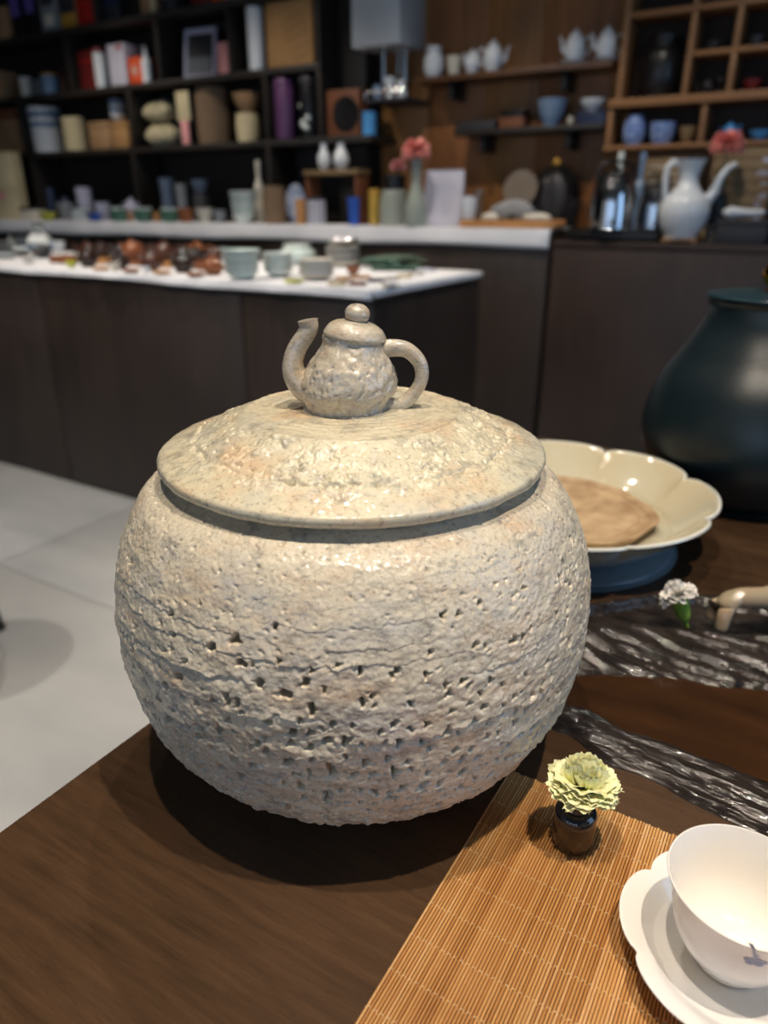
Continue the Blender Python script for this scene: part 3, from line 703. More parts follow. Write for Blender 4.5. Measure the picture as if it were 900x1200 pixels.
def ir(a, j, r, z):
    k = 1 + 0.02 * math.sin(3 * a + 1) + 0.02 * math.sin(7 * a) + 0.01 * math.sin(13 * a)
    return (k, 0.0012 * math.sin(5 * a) * (r / 0.11))
MB().lathe(sp2([(0.0, 0.0), (0.085, 0.0), (0.098, 0.002), (0.1065, 0.0100), (0.1085, 0.0140), (0.106, 0.0150), (0.099, 0.0125), (0.090, 0.0110), (0.0, 0.0100)], 5), 128, wob=ir).build('disc', m_tan, tp)
MB().lathe(sp2([(0.086, 0.0106), (0.0875, 0.0122), (0.089, 0.0106)], 3), 96, wob=ir, cap=False).build('carved_ring', m_tan, tp)

# ------------------------------------------------------------------ dark teal jar with gilt knob
m_teal = mat('dark_teal_lacquer', (14, 26, 31), 0.36, rgb2=(18, 33, 39), scale=4, bump=0.08, bscale=200)
m_teal_l = mat('teal_cover', (22, 48, 58), 0.3, var=0.06)
m_gold = mat('gilt_metal', (214, 160, 42), 0.16, metal=1.0, var=0.05)
TX, TY = at(868, 586, z=TABLE_Z).x - 0.008, at(868, 586, z=TABLE_Z).y + 0.020
tj = thing('teal_jar', 'large dark teal bellied jar with a gilt knob on its cover', 'jar', (TX, TY, TABLE_Z))
MB().lathe(sp2([(0.0, 0.0), (0.080, 0.0), (0.088, 0.004), (0.110, 0.022), (0.136, 0.068), (0.141, 0.108), (0.128, 0.158), (0.102, 0.202), (0.084, 0.236), (0.079, 0.260), (0.081, 0.268), (0.077, 0.270)], 8), 96).build('body', m_teal, tj)
MB().lathe(sp2([(0.0, 0.2695), (0.074, 0.2695), (0.082, 0.2705), (0.083, 0.2735), (0.076, 0.2750), (0.03, 0.2775), (0.0, 0.278)], 4), 96).build('cover', m_teal_l, tj)
MB().lathe(sp2([(0.0, 0.276), (0.015, 0.276), (0.016, 0.279), (0.011, 0.282), (0.0165, 0.287), (0.0215, 0.296), (0.0205, 0.306), (0.014, 0.314), (0.0, 0.317)], 6), 48).build('knob', m_gold, tj)['label'] = 'shiny gilt knob'

# black stool whose foot shows at the edge of the tiled floor
m_black = mat('black_metal', (22, 21, 21), 0.4)
m_seat = mat('black_leather', (26, 24, 23), 0.5, bump=0.2)
q = at(-18, 786, z=0.0)
stool = thing('stool', 'black four-legged stool standing on the grey floor tiles', 'stool', (q.x - 0.155, q.y - 0.01, 0), rz=R(12))
MB().lathe(sp2([(0.0, 0.42), (0.15, 0.42), (0.17, 0.43), (0.172, 0.45), (0.155, 0.462), (0.0, 0.466)], 4), 40).build('seat', m_seat, stool)
MB().lathe([(0.150, 0.20), (0.158, 0.20), (0.158, 0.212), (0.150, 0.212), (0.150, 0.20)], 40, cap=False).build('foot_ring', m_black, stool)
for k in range(4):
    a = k * math.pi / 2 - R(12); d = Vector((math.cos(a), math.sin(a), 0))
    lg = MB().tube([tuple(d * 0.128 + Vector((0, 0, 0.425))), tuple(d * 0.155 + Vector((0, 0, 0.012)))], 0.011, 10).build('leg', m_black, stool)
    MB().lathe([(0.0, 0.0), (0.015, 0.0), (0.016, 0.014), (0.012, 0.018)], 14).build('rubber_foot', m_black, lg, loc=tuple(d * 0.155))

# ------------------------------------------------------------------ shelving on the back wall
m_shelf = mat_wood('black_oak', (28, 24, 21), (44, 38, 33), rough=0.5, along=(0.8, 10, 10), scale=5, bump=0.1)
m_shelf_b = mat('shelf_backing', (24, 20, 19), 0.7)
m_oak = mat_wood('mid_oak', (120, 82, 50), (150, 108, 68), rough=0.5, along=(0.8, 10, 10), scale=5, bump=0.1)
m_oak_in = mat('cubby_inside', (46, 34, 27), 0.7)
SF, SB = 3.75, 4.03                       # shelf front and back planes
Z1, Z2, Z3 = 2.205, 1.845, 1.482          # board heights (tops)
su = thing('shelving_unit', 'tall black wooden shelving unit full of boxes behind the back counter', 'shelf', (-4.0, 3.89, BC_Z))
def su_box(name, x0, x1, z0, z1, y0=SF, y1=SB, m=None, bev=0.0015):
    return MB().box((x0 + 4.0, y0 - 3.89, z0 - BC_Z), (x1 + 4.0, y1 - 3.89, z1 - BC_Z), bev=bev).build(name, m or m_shelf, su)
for zt in (Z1, Z2): su_box('shelf_board', -6.4, -2.66, zt - 0.032, zt)
su_box('shelf_board', -6.4, -2.34, Z3 - 0.034, Z3)
su_box('shelf_board', -6.4, -2.66, 2.58, 2.612)
su_box('base_board', -6.4, -2.66, BC_Z + 0.001, BC_Z + 0.03, y0=3.76)
for zlo, zhi, xs_ in ((Z1, 2.58, (-5.85, xat(115.2, 3.76, 2.2) - 0.012, -2.675)), (Z2, Z1 - 0.033, (-5.95, -4.745, -3.886, -3.30, -2.675)), (Z3, Z2 - 0.033, (-5.35, -4.194, -3.06, -2.675)), (BC_Z + 0.03, Z3 - 0.035, (-5.31, -4.22, -3.06))):
    for x in xs_: su_box('upright', x - 0.014, x + 0.014, zlo + 0.0005, zhi)
su_box('side_panel', -2.659, -2.475, Z3 + 0.002, 2.612, y0=3.92)
su_box('side_panel', -2.659, -2.475, BC_Z + 0.001, Z3 - 0.036, y0=3.92)
su_box('back_panel', -6.4, -2.665, BC_Z + 0.03, 2.60, y0=4.015, y1=4.03, m=m_shelf_b)

# open cubby cabinet of oak on the right
cu = thing('cubby_cabinet', 'oak cubby cabinet with dark pigeonholes above the tea bar', 'cabinet', (-0.3, 3.94, 1.36))
def cu_box(name, x0, x1, z0, z1, y0=3.85, y1=4.033, m=None):
    return MB().box((x0 + 0.3, y0 - 3.94, z0 - 1.36), (x1 + 0.3, y1 - 3.94, z1 - 1.36), bev=0.0015).build(name, m or m_oak, cu)
cu_box('shelf_board', -1.085, 1.0, 1.546, 1.580, y0=3.835)
cu_box('shelf_board', -1.09, 1.0, 1.368, 1.388)
cu_box('shelf_board', -1.03, 1.0, 1.897, 1.918)
cu_box('shelf_board', -0.742, 1.0, 1.728, 1.747)
cu_box('shelf_board', -1.03, 1.0, 2.28, 2.305)
cu_box('side_panel', -1.058, -1.032, 1.581, 2.305)
cu_box('side_panel', -1.085, -1.062, 1.389, 1.545)
for x, z0, z1 in ((-0.757, 1.581, 1.896), (-0.574, 1.581, 1.727), (-0.574, 1.748, 1.896), (-0.39, 1.581, 1.727), (-0.39, 1.748, 1.896), (-0.20, 1.581, 1.896), (0.2, 1.581, 1.896), (-0.757, 1.919, 2.279), (-0.66, 1.389, 1.545), (-0.2, 1.389, 1.545), (0.3, 1.389, 1.545)):
    cu_box('divider', x - 0.011, x + 0.011, z0, z1)
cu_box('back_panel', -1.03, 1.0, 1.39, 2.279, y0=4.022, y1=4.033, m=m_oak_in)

# two plank shelves on the wood wall
def plank(label, x0, x1, z, m, y0):
    t = thing('wall_shelf', label, 'shelf', ((x0 + x1) / 2, 3.95, z)); h = (x1 - x0) / 2
    MB().box((-h, y0 - 3.95, -0.024), (h, 4.034 - 3.95, 0), bev=0.0015).build('board', m, t)
    for k in (-0.62, 0.55):
        MB().box((k * h - 0.012, y0 + 0.03 - 3.95, -0.105), (k * h + 0.012, 4.034 - 3.95, -0.0245), bev=0.002).build('bracket', m_black, t)
W1, W2 = 1.742, 1.487
plank('long brown wall shelf carrying a row of white teaware', -2.12, -1.09, W1, mat_wood('shelf_brown', (74, 48, 28), (98, 66, 40), along=(0.8, 10, 10), scale=5), 3.84)
plank('dark wall shelf with flat boxes and a glass bowl', -1.88, -1.10, W2, m_shelf, 3.84)

# ------------------------------------------------------------------ generic small wares
def rot_m(rz): return Matrix.Rotation(rz, 4, 'Z')
PR = {
 'bowl': [(0, .02), (.42, .02), (.44, 0), (.50, 0), (.52, .08), (.74, .34), (.91, .68), (1, 1), (.95, 1), (.84, .66), (.62, .34), (0, .16)],
 'cup': [(0, .02), (.55, .02), (.57, 0), (.66, 0), (.70, .06), (.86, .32), (.95, .66), (1, 1), (.93, 1), (.87, .66), (.74, .3), (0, .12)],
 'tumbler': [(0, 0), (.74, 0), (.78, .04), (.86, .5), (1, 1), (.92, 1), (.78, .5), (.68, .1), (0, .08)],
 'plate': [(0, .1), (.5, .1), (.52, 0), (.6, 0), (.64, .2), (.85, .55), (1, 1), (.97, 1.05), (.82, .75), (.6, .4), (0, .35)],
 'vase': [(0, 0), (.50, 0), (.56, .02), (.84, .16), (1, .36), (.86, .58), (.52, .76), (.40, .88), (.50, 1), (.44, 1), (.34, .88), (.4, .7), (0, .6)],
 'jar': [(0, 0), (.62, 0), (.70, .03), (.94, .25), (1, .5), (.92, .76), (.70, .9), (.66, .94), (.70, 1), (.62, 1), (.58, .94), (0, .9)],
 'tin': [(0, 0), (.96, 0), (1, .02), (1, .98), (.96, 1), (0, 1)],
 'bottle': [(0, 0), (.92, 0), (1, .04), (1, .58), (.88, .70), (.46, .78), (.40, .82), (.40, 1), (0, 1)],
}
def round_ware(kind, name, label, cat, loc, rad, h, m, group=None, lidm=None, seg=28, single=False, ribs=0):
    prof = sp2([(a * rad, b * h) for a, b in PR[kind]], 3) if kind not in ('tin',) else [(a * rad, b * h) for a, b in PR[kind]]
    wob = (lambda a, j, r, z: (1 + 0.02 * math.sin(z / h * 60), 0)) if ribs else None
    if ribs: prof = [(rad * (0.9 + 0.1 * math.sin(math.pi * k / 40)) * (1 + 0.018 * math.sin(k * 2.2)), h * k / 40) for k in range(41)] + [(rad * 0.85, h), (rad * 0.82, h * 0.9), (0, h * 0.85)]
    if lidm is None:
        if single:
            o = MB().lathe(prof, seg).build(name, m); o.location = loc; return tag(o, label, cat, group)
        t = thing(name, label, cat, loc, group=group); MB().lathe(prof, seg).build('body', m, t)
        return t
    t = thing(name, label, cat, loc, group=group)
    MB().lathe(prof, seg).build('body', m, t)
    top = prof[-1][1] if kind == 'tin' else h
    lr = rad * (1.03 if kind == 'tin' else 0.74 if kind == 'jar' else 0.5)
    MB().lathe([(0, top + 0.0005), (lr, top + 0.0005), (lr, top + h * 0.10), (lr * 0.9, top + h * 0.13), (0, top + h * 0.14)], seg).build('lid', lidm, t)
    return t
def box_ware(name, label, cat, loc, w, d, h, m, rz=0.0, group=None, lidm=None, patches=(), lidfrac=0.22, tilt=0.0):
    t = thing(name, label, cat, loc, rz, group)
    if tilt: t.rotation_euler = (tilt, 0, rz)
    b = min(w, h, d) * 0.04
    if lidm:
        MB().box((-w / 2, -d / 2, 0), (w / 2, d / 2, h * (1 - lidfrac) - 0.0008), bev=b).build('body', m, t)
        MB().box((-w / 2 - 0.0015, -d / 2 - 0.0015, h * (1 - lidfrac)), (w / 2 + 0.0015, d / 2 + 0.0015, h), bev=b).build('lid', lidm, t)
    else: MB().box((-w / 2, -d / 2, 0), (w / 2, d / 2, h), bev=b).build('body', m, t)
    for nm, u0, u1, v0, v1, pmn in patches:
        MB().box((w * (u0 - .5), -d / 2 - 0.0022, h * v0), (w * (u1 - .5), -d / 2 - 0.0002, h * v1)).build(nm, pmn, t)
    return t
def teapot(name, label, loc, rad, h, m, rz=0.0, group=None, cat='teapot', upright_handle=True):
    t = thing(name, label, cat, loc, rz, group)
    MB().lathe(sp2([(0, 0), (.62 * rad, 0), (.68 * rad, .03 * h), (rad, .36 * h), (.92 * rad, .60 * h), (.58 * rad, .78 * h), (.54 * rad, .80 * h), (0, .80 * h)], 4), 28).build('body', m, t)
    ld = MB().lathe(sp2([(.60 * rad, .795 * h), (.58 * rad, .83 * h), (.34 * rad, .885 * h), (0, .90 * h)], 3), 24).build('lid', m, t)
    MB().lathe(sp2([(0, .885 * h), (.10 * rad, .89 * h), (.16 * rad, .94 * h), (.10 * rad, .99 * h), (0, h)], 3), 14).build('knob', m, ld)
    p = spline([(-.80 * rad, 0, .26 * h), (-1.22 * rad, 0, .40 * h), (-1.34 * rad, 0, .62 * h), (-1.58 * rad, 0, .78 * h)], 4)
    MB().tube(p, interp_list([.22 * rad, .16 * rad, .12 * rad, .09 * rad], 4, len(p)), 10).build('spout', m, t)
    p = spline([(.80 * rad, 0, .66 * h), (1.30 * rad, 0, .74 * h), (1.56 * rad, 0, .52 * h), (1.32 * rad, 0, .26 * h), (.86 * rad, 0, .24 * h)], 4)
    MB().tube(p, .09 * rad, 8).build('handle', m, t)
    return t
def spot_at(px, Y, z):
    p = Vector((xat(px, Y, z), Y, z)); return p, mpp(p)

# palette
C = {}
def pal(name, rgb, rough=0.4, **k): C[name] = mat('ware_' + name, rgb, rough, **k)
pal('white', (206, 210, 214), 0.25, var=0.03); pal('offwhite', (196, 190, 176), 0.5, var=0.05); pal('grey', (120, 124, 128), 0.4)
pal('tan', (150, 118, 84), 0.75); pal('kraft', (158, 120, 76), 0.8, bump=0.2); pal('cream', (196, 182, 146), 0.7); pal('bag', (172, 162, 132), 0.85, bump=0.6, bscale=25)
pal('black', (20, 19, 20), 0.35); pal('charcoal', (44, 44, 48), 0.5); pal('navy', (36, 46, 72), 0.3); pal('blue', (40, 82, 168), 0.3); pal('lightblue', (112, 134, 162), 0.3); pal('purple', (92, 58, 96), 0.4)
pal('violet', (92, 78, 150), 0.4); pal('red', (168, 34, 26), 0.45); pal('darkred', (104, 28, 26), 0.5); pal('orange', (204, 76, 34), 0.45); pal('yellow', (170, 140, 58), 0.4); pal('gold', (176, 134, 52), 0.35); pal('lime', (176, 178, 60), 0.4)
pal('slate', (80, 92, 112), 0.3); pal('celadon', (184, 200, 194), 0.2, rgb2=(198, 212, 206)); pal('green', (72, 112, 96), 0.25); pal('palegreen', (206, 214, 208), 0.25); pal('clay', (76, 44, 30), 0.2); pal('darkclay', (42, 27, 22), 0.18); pal('rust', (134, 80, 48), 0.25); pal('wood', (176, 126, 76), 0.5)
pal('bluewhite', (108, 132, 176), 0.25, rgb2=(200, 208, 220), scale=26); pal('cobaltmix', (70, 96, 160), 0.2, rgb2=(150, 170, 205), scale=40); pal('sky', (74, 140, 196), 0.25); pal('silver', (190, 190, 190), 0.2, metal=1.0); pal('steel', (176, 180, 186), 0.10, metal=1.0, var=0.02)
pal('pink', (228, 142, 132), 0.6, rgb2=(238, 166, 154)); pal('palepink', (214, 150, 150), 0.6); pal('darkgreen', (56, 72, 58), 0.8, rgb2=(76, 92, 74), scale=60, stretch=(1, 6, 1)); pal('bamboo', (122, 100, 70), 0.6); pal('ink', (40, 38, 36), 0.8); pal('print', (112, 84, 54), 0.8); pal('paper', (186, 184, 196), 0.8, var=0.02); pal('lilac', (170, 170, 190), 0.6)
pal('fabric', (136, 136, 138), 0.9, bump=0.4, bscale=30); pal('brownbox', (110, 66, 42), 0.6); pal('basket', (116, 94, 72), 0.8, bump=0.5, bscale=60)
C['glass'] = mat('clear_glass', (235, 242, 242), 0.04, trans=1.0, var=0.0, ior=1.45)

# --- top shelf row (boards at Z1): boxes and binders
def shelf_box(px0, px1, z, hpx, m, name, label, cat, patches=(), d=0.15, Y=3.80, lidm=None, group=None, rz=0.0):
    p, s = spot_at((px0 + px1) / 2, Y, z + 0.0005)
    w = abs(xat(px1, Y, z) - xat(px0, Y, z))
    return box_ware(name, label, cat, (p.x, Y + d / 2, z + 0.0006), w * 0.97, d, min(0.315, hpx * s), m, patches=patches, lidm=lidm, group=group, rz=rz)
Zt = Z1
shelf_box(-6, 12, Zt, 34, C['tan'], 'carton', 'tan carton at the end of the top shelf beside black slipcases', 'box')
shelf_box(17, 29, Zt, 56, C['black'], 'slipcase', 'black slipcase with violet print on the top shelf, beside the tan carton', 'box', [('print', .1, .9, .40, .95, C['violet'])])
shelf_box(33, 46, Zt, 56, C['black'], 'slipcase', 'black slipcase with violet print on the top shelf, beside the grey patterned box', 'box', [('print', .1, .9, .42, .95, C['violet'])])
shelf_box(50, 70, Zt, 54, C['grey'], 'gift_box', 'pale grey patterned gift box on the top shelf', 'box', [('print', .15, .85, .50, .75, C['charcoal']), ('seal', .25, .75, .12, .34, C['offwhite'])])
shelf_box(73, 91, Zt, 54, C['kraft'], 'gift_box', 'gold and black banded gift box on the top shelf', 'box', [('band', .02, .98, .30, .66, C['charcoal']), ('foil', .02, .98, .05, .28, C['gold'])])
shelf_box(92, 111, Zt, 54, C['red'], 'gift_box', 'bright red gift box with black mark on the top shelf', 'box', [('mark', .3, .7, .5, .72, C['black'])])
shelf_box(124, 141, Zt, 52, C['charcoal'], 'gift_box', 'dark gift box with blue print on the top shelf', 'box', [('print', .05, .95, .30, .95, C['navy']), ('title', .1, .7, .45, .8, C['lightblue'])])
shelf_box(143, 161, Zt, 52, C['black'], 'gift_box', 'plain black gift box on the top shelf', 'box', [('emblem', .4, .6, .42, .55, C['grey'])])
shelf_box(165, 183, Zt, 50, C['tan'], 'gift_box', 'tan gift box with cream edge on the top shelf', 'box', [('spine', .72, .97, .02, .98, C['cream'])])
shelf_box(188, 205, Zt, 48, C['charcoal'], 'gift_box', 'dark charcoal gift box beside the tan one on the top shelf', 'box', [('emblem', .35, .6, .3, .5, C['grey'])])
shelf_box(224, 246, Zt, 46, C['darkred'], 'gift_box', 'crimson gift box on the top shelf beside a white and red one', 'box')
shelf_box(248, 266, Zt, 46, C['offwhite'], 'gift_box', 'white and orange gift box on the top shelf', 'box', [('band', .02, .98, .0, .22, C['orange'])])
# --- second row (boards at Z2)
Zt = Z2
shelf_box(-6, 5, Zt, 30, C['tan'], 'carton', 'tan carton on the shelf below the black slipcases', 'box')
def shelf_round(px, Y, z, wpx, hpx, kind, m, name, label, cat, lidm=None, group=None, single=False, ribs=0):
    p, s = spot_at(px, Y, z + 0.0006)
    return round_ware(kind, name, label, cat, tuple(p), wpx * s / 2, min(0.275 if lidm else 0.315, hpx * s), m, lidm=lidm, group=group, single=single, ribs=ribs)
shelf_round(33, 3.82, Zt, 14, 18, 'tin', C['offwhite'], 'tea_tin', 'short off-white tin beside a pale blue tin', 'tin', lidm=C['white'])
shelf_round(47, 3.90, Zt, 11, 17, 'tin', C['grey'], 'tea_tin', 'small grey tin between the off-white and pale blue tins', 'tin', lidm=C['grey'])
shelf_round(61, 3.82, Zt, 19, 19, 'tin', C['lightblue'], 'tea_tin', 'pale blue tin with a mustard lid on the second shelf', 'tin', lidm=C['gold'])
shelf_round(77, 3.86, Zt, 8, 30, 'bottle', C['clay'], 'bottle', 'narrow brown bottle beside the pale blue tin', 'bottle')
shelf_box(96, 114, Zt, 40, C['darkred'], 'book', 'dark red book beside a white tin on the second shelf', 'book', [('spine_band', .02, .98, .7, .76, C['red'])])
shelf_round(121, 3.81, Zt, 14, 36, 'tin', C['white'], 'tea_tin', 'tall white tin with a red lid on the second shelf', 'tin', lidm=C['darkred'])
shelf_box(130, 150, Zt, 43, C['paper'], 'book', 'white book with a red spot on the second shelf', 'book', [('spot', .6, .85, .85, .96, C['red'])])
shelf_box(152, 168, Zt, 28, C['orange'], 'tea_box', 'orange-red box with a white cross mark', 'box', [('mark', .44, .56, .3, .75, C['offwhite']), ('mark', .25, .75, .47, .57, C['offwhite'])])
shelf_round(174, 3.80, Zt, 12, 33, 'bottle', C['white'], 'bottle', 'white bottle with a pale cap beside the orange-red box', 'bottle', lidm=C['grey'])
# framed card
p, s = spot_at(231, 3.80, Zt)
fr = thing('picture_frame', 'silver framed picture leaning on the second shelf', 'frame', (p.x, 3.82, Zt + 0.005), rz=0.05); fr.rotation_euler = (R(-10), 0, R(6))
w, h = 46 * s, 52 * s
for nm, a, b in (('frame_side', (-w / 2, 0, 0), (-w / 2 + .025, .015, h)), ('frame_side', (w / 2 - .025, 0, 0), (w / 2, .015, h)), ('frame_bottom', (-w / 2 + .0255, 0, 0), (w / 2 - .0255, .015, .02)), ('frame_top', (-w / 2 + .0255, 0, h - .03), (w / 2 - .0255, .015, h))):
    MB().box(a, b, bev=0.002).build(nm, C['lilac'], fr)
MB().box((-w / 2 + .026, .006, .021), (w / 2 - .026, .014, h - .031)).build('picture', C['charcoal'], fr)
for k in range(6):
    MB().box((-w / 2 + .032 + k * (w - .07) / 6, .002, .024), (-w / 2 + .032 + (k + .75) * (w - .07) / 6, .0055, h * .42)).build('picture_stripe', C['grey'], fr)
shelf_box(256, 268, Zt, 33, C['palepink'], 'tea_box', 'small dusty pink box beside the framed picture', 'box', d=0.10)
shelf_round(302, 3.80, Zt, 19, 60, 'tin', C['white'], 'paper_tube', 'tall white paper tube beside the big kraft carton', 'tube', lidm=C['white'])
kb = shelf_box(312, 368, Zt, 80, C['kraft'], 'carton', 'big brown kraft carton with a printed grid on the shelf', 'box', d=0.2, Y=3.78)
p, s = spot_at(341, 3.78, Zt); w, h = 59 * s, 80 * s
for k in range(5):
    for kind in (0, 1):
        sh = Matrix.Translation((0.06, -0.1015, 0.14)) @ Matrix.Rotation(R(-18), 4, 'Y')
        mbp = MB()
        if kind: mbp.box((-.07, -.0006, -.10 + k * .05), (.07, .0004, -.096 + k * .05), sh)
        else: mbp.box((-.07 + k * .034, -.0006, -.10), (-.066 + k * .034, .0004, .104), sh)
        mbp.build('print_line', C['print'], kb)
# --- third row (boards at Z3)
Zt = Z3
shelf_box(-8, 3, Zt, 48, C['tan'], 'carton', 'narrow tan carton on the third shelf beside a wider one', 'box')
shelf_box(4, 26, Zt, 47, C['tan'], 'carton', 'tan carton with darker lid on the third shelf', 'box', lidm=C['brownbox'], d=0.18)
p, s = spot_at(59, 3.86, Zt)
for k in range(9):
    o = MB().lathe(sp2([(0, 0), (.86, 0), (1, .2), (1, .8), (.9, 1), (0, 1)], 3), 28).build('folded_bowl_pack', C['white'] if k < 4 else (C['lightblue'] if k % 2 else C['white']))
    rr = 17.5 * s * (0.90 + 0.012 * k)
    o.scale = (rr, rr, 5.05 * s); o.location = (p.x, p.y, Zt + 0.001 + k * 5.2 * s)
    tag(o, ('pale blue' if (k >= 4 and k % 2) else 'white') + ' bowl of the striped shelf stack, ' + nth(k, 9), 'bowl', 'striped stack of bowls on the third shelf')
    o.name = 'stacked_bowl'
p, s = spot_at(91, 3.84, Zt)
for k in range(7):
    o = MB().lathe(sp2([(0, 0), (.86, 0), (1, .2), (1, .8), (.9, 1), (0, 1)], 3), 24).build('stacked_bowl', C['cream'])
    rr = 13 * s * (1 + 0.01 * math.sin(k * 2)); o.scale = (rr, rr, 4.85 * s); o.location = (p.x, p.y, Zt + 0.001 + k * 5.0 * s)
    tag(o, 'cream bowl of the plain stack beside the striped stack, ' + nth(k, 7), 'bowl', 'cream bowl stack on the third shelf')
shelf_box(106, 131, Zt, 29, C['tan'], 'carton', 'low tan carton beside the cream stack', 'box', lidm=C['tan'])
bx = shelf_box(133, 152, Zt, 28, C['kraft'], 'carton', 'small kraft carton with bowls stacked on top', 'box', lidm=C['kraft'])
p, s = spot_at(142, 3.86, Zt)
for k in range(4):
    round_ware('bowl', 'small_bowl', ('pale blue' if k % 2 else 'white') + ' bowl stacked on the small kraft carton, ' + nth(k, 4), 'bowl', (p.x, p.y + 0.015, Zt + 0.004 + (28.5 + k * 4.6) * s), 9.5 * s, 8 * s, C['lightblue'] if k % 2 else C['white'], group='bowls stacked on the kraft carton', single=True)
def lumpy(name, label, cat, loc, w, d, h, m, seed, knot=True):
    t = thing(name, label, cat, loc)
    nseg, nr_ = 40, 18; mb = MB()
    def fn(u, v):
        a = u * 2 * math.pi; e = math.sin(math.pi * (0.06 + 0.94 * v)) ** 0.45 if v < 1 else 0.0
        k = 1 + 0.07 * math.sin(3 * a + seed) + 0.05 * math.sin(7 * a + 2 * seed + 5 * v)
        x = math.cos(a); y = math.sin(a)
        x, y = math.copysign(abs(x) ** 0.7, x), math.copysign(abs(y) ** 0.7, y)
        return (x * w / 2 * e * k, y * d / 2 * e * k, h * v * (1 + 0.05 * math.sin(2 * a + seed)))
    mb.grid(nseg, nr_, fn, wrap=True).build('body', m, t)
    if knot: MB().tube([(-w * .28, -d * .36, h * .70), (0, -d * .47, h * .62), (w * .28, -d * .36, h * .72)], w * 0.03, 8).build('drawstring', m, t)
    return t
p, s = spot_at(190, 3.84, Zt)
lumpy('cloth_bag', 'lumpy beige cloth bag lying under another on the third shelf', 'bag', (p.x, 3.87, Zt + 0.001), 44 * s, 0.16, 24 * s, C['bag'], 1.0)
lumpy('cloth_bag', 'rounded beige cloth bag lying on top of another on the third shelf', 'bag', (p.x - 0.005, 3.87, Zt + 0.004 + 25.2 * s), 41 * s, 0.15, 23 * s, C['bag'], 2.4)
p, s = spot_at(219, 3.76, Zt)
st_ = thing('label_stand', 'cream paper label card on a small pink stand', 'sign', (p.x, 3.759, Zt + 0.001))
MB().box((-0.03, -0.006, 0), (0.03, 0.006, 24 * s), bev=0.002).build('stand', C['palepink'], st_)
MB().box((-10 * s, -0.004, 24.2 * s), (10 * s, 0.004, 54 * s), bev=0.002).build('card', C['cream'], st_)
shelf_round(253, 3.89, Zt, 41, 62, 'tin', C['basket'], 'ribbed_basket', 'large tan ribbed basket beside the cream label card', 'basket', ribs=1)
p, s = spot_at(289, 3.85, Zt)
shelf_round(292, 3.87, Zt, 28, 30, 'tin', C['cream'], 'ribbed_basket', 'smaller cream ribbed basket with a brown bowl on top', 'basket', ribs=1)
round_ware('bowl', 'clay_bowl', 'brown bowl resting on the smaller cream basket', 'bowl', (p.x + 0.012, 3.87, Zt + 0.003 + 31 * s), 17 * s, 19 * s, C['tan'], single=True)
shelf_round(336, 3.82, Zt, 24, 58, 'tin', C['purple'], 'tea_tin', 'tall purple tin on the third shelf', 'tin', lidm=C['purple'])
tn = shelf_round(364, 3.82, Zt, 23, 57, 'tin', C['black'], 'tea_tin', 'tall black tin with white specks on the third shelf', 'tin', lidm=C['charcoal'])
rs = random.Random(4); p, s = spot_at(364, 3.82, Zt)
for k in range(6):
    a = R(-60) - rs.uniform(0.0, 1.3); zz = rs.uniform(8, 40) * s; rr = 11.6 * s
    MB().lathe([(0, 0), (3.2 * s, 0), (2.6 * s, .002), (0, .002)], 8, Matrix.Translation((rr * math.cos(a), rr * math.sin(a), zz)) @ Matrix.Rotation(a, 4, 'Z') @ Matrix.Rotation(R(90), 4, 'Y')).build('speck', C['palegreen'], tn)
# nook box with a round opening at the end of the third shelf
p, s = spot_at(400, 3.80, Zt)
nb = thing('speaker_box', 'brown wooden box with a round black opening', 'speaker', (-2.545, 3.79, Zt + 0.001))
w, h = 0.215, 48 * s
MB().box((-w / 2, 0.004, 0), (w / 2, 0.10, h), bev=0.003).build('body', C['brownbox'], nb)
MB().lathe([(0, 0), (0.085, 0), (0.088, 0.003), (0.078, 0.005), (0.06, 0.001), (0, -0.002)], 36, Matrix.Translation((0.02, 0.0035, h * 0.48)) @ Matrix.Rotation(R(90), 4, 'X')).build('cone', C['black'], nb)
# paper shopping bag on the lower level
bgp = thing('paper_bag', 'tan paper shopping bag with rope handles at the counter end', 'bag', (xat(14, 3.62, BC_TOP), 3.62, BC_TOP + 0.001), rz=R(8))
s = mpp(bgp.location); w, h = 44 * s, 70 * s
MB().box((-w / 2, -0.05, 0), (w / 2, 0.05, h), bev=0.004).build('body', C['cream'], bgp)
MB().box((-w * .30, -0.053, h * .30), (w * .10, -0.0505, h * .42)).build('print', C['palepink'], bgp)
MB().box((-w * .48, -0.053, h * .445), (w * .48, -0.0505, h * .455)).build('print_line', C['tan'], bgp)
for yy in (-0.035, 0.035):
    MB().tube(spline([(-w * .2, yy, h - .01), (-w * .16, yy, h + .06), (w * .16, yy, h + .06), (w * .2, yy, h - .01)], 5), 0.004, 8).build('handle', C['tan'], bgp)

# ------------------------------------------------------------------ wares on the back counter
def bc(px, Y, wpx, hpx, kind, m, name, label, cat, lidm=None, group=None, single=False, ribs=0, z=BC_TOP):
    p, s = spot_at(px, Y, z + 0.0005)
    return round_ware(kind, name, label, cat, tuple(p), wpx * s / 2, hpx * s, m, lidm=lidm, group=group, single=single, ribs=ribs)
def bc_box(px, Y, wpx, hpx, d, m, name, label, cat, z=BC_TOP, **k):
    p, s = spot_at(px, Y, z + 0.0005)
    return box_ware(name, label, cat, tuple(p), wpx * s, d, hpx * s, m, **k)
bc_box(40, 3.53, 26, 14, 0.10, C['offwhite'], 'tea_box', 'low white box with dark lid beside the paper shopping bag', 'box', lidm=C['charcoal'])
bc(57, 3.47, 20, 9, 'bowl', C['lime'], 'small_bowl', 'shallow yellow-green bowl at the front of the back counter', 'bowl', single=True)
bc(80, 3.585, 22, 19, 'bowl', C['grey'], 'small_bowl', 'pale grey bowl behind a yellow-green bowl', 'bowl', single=True)
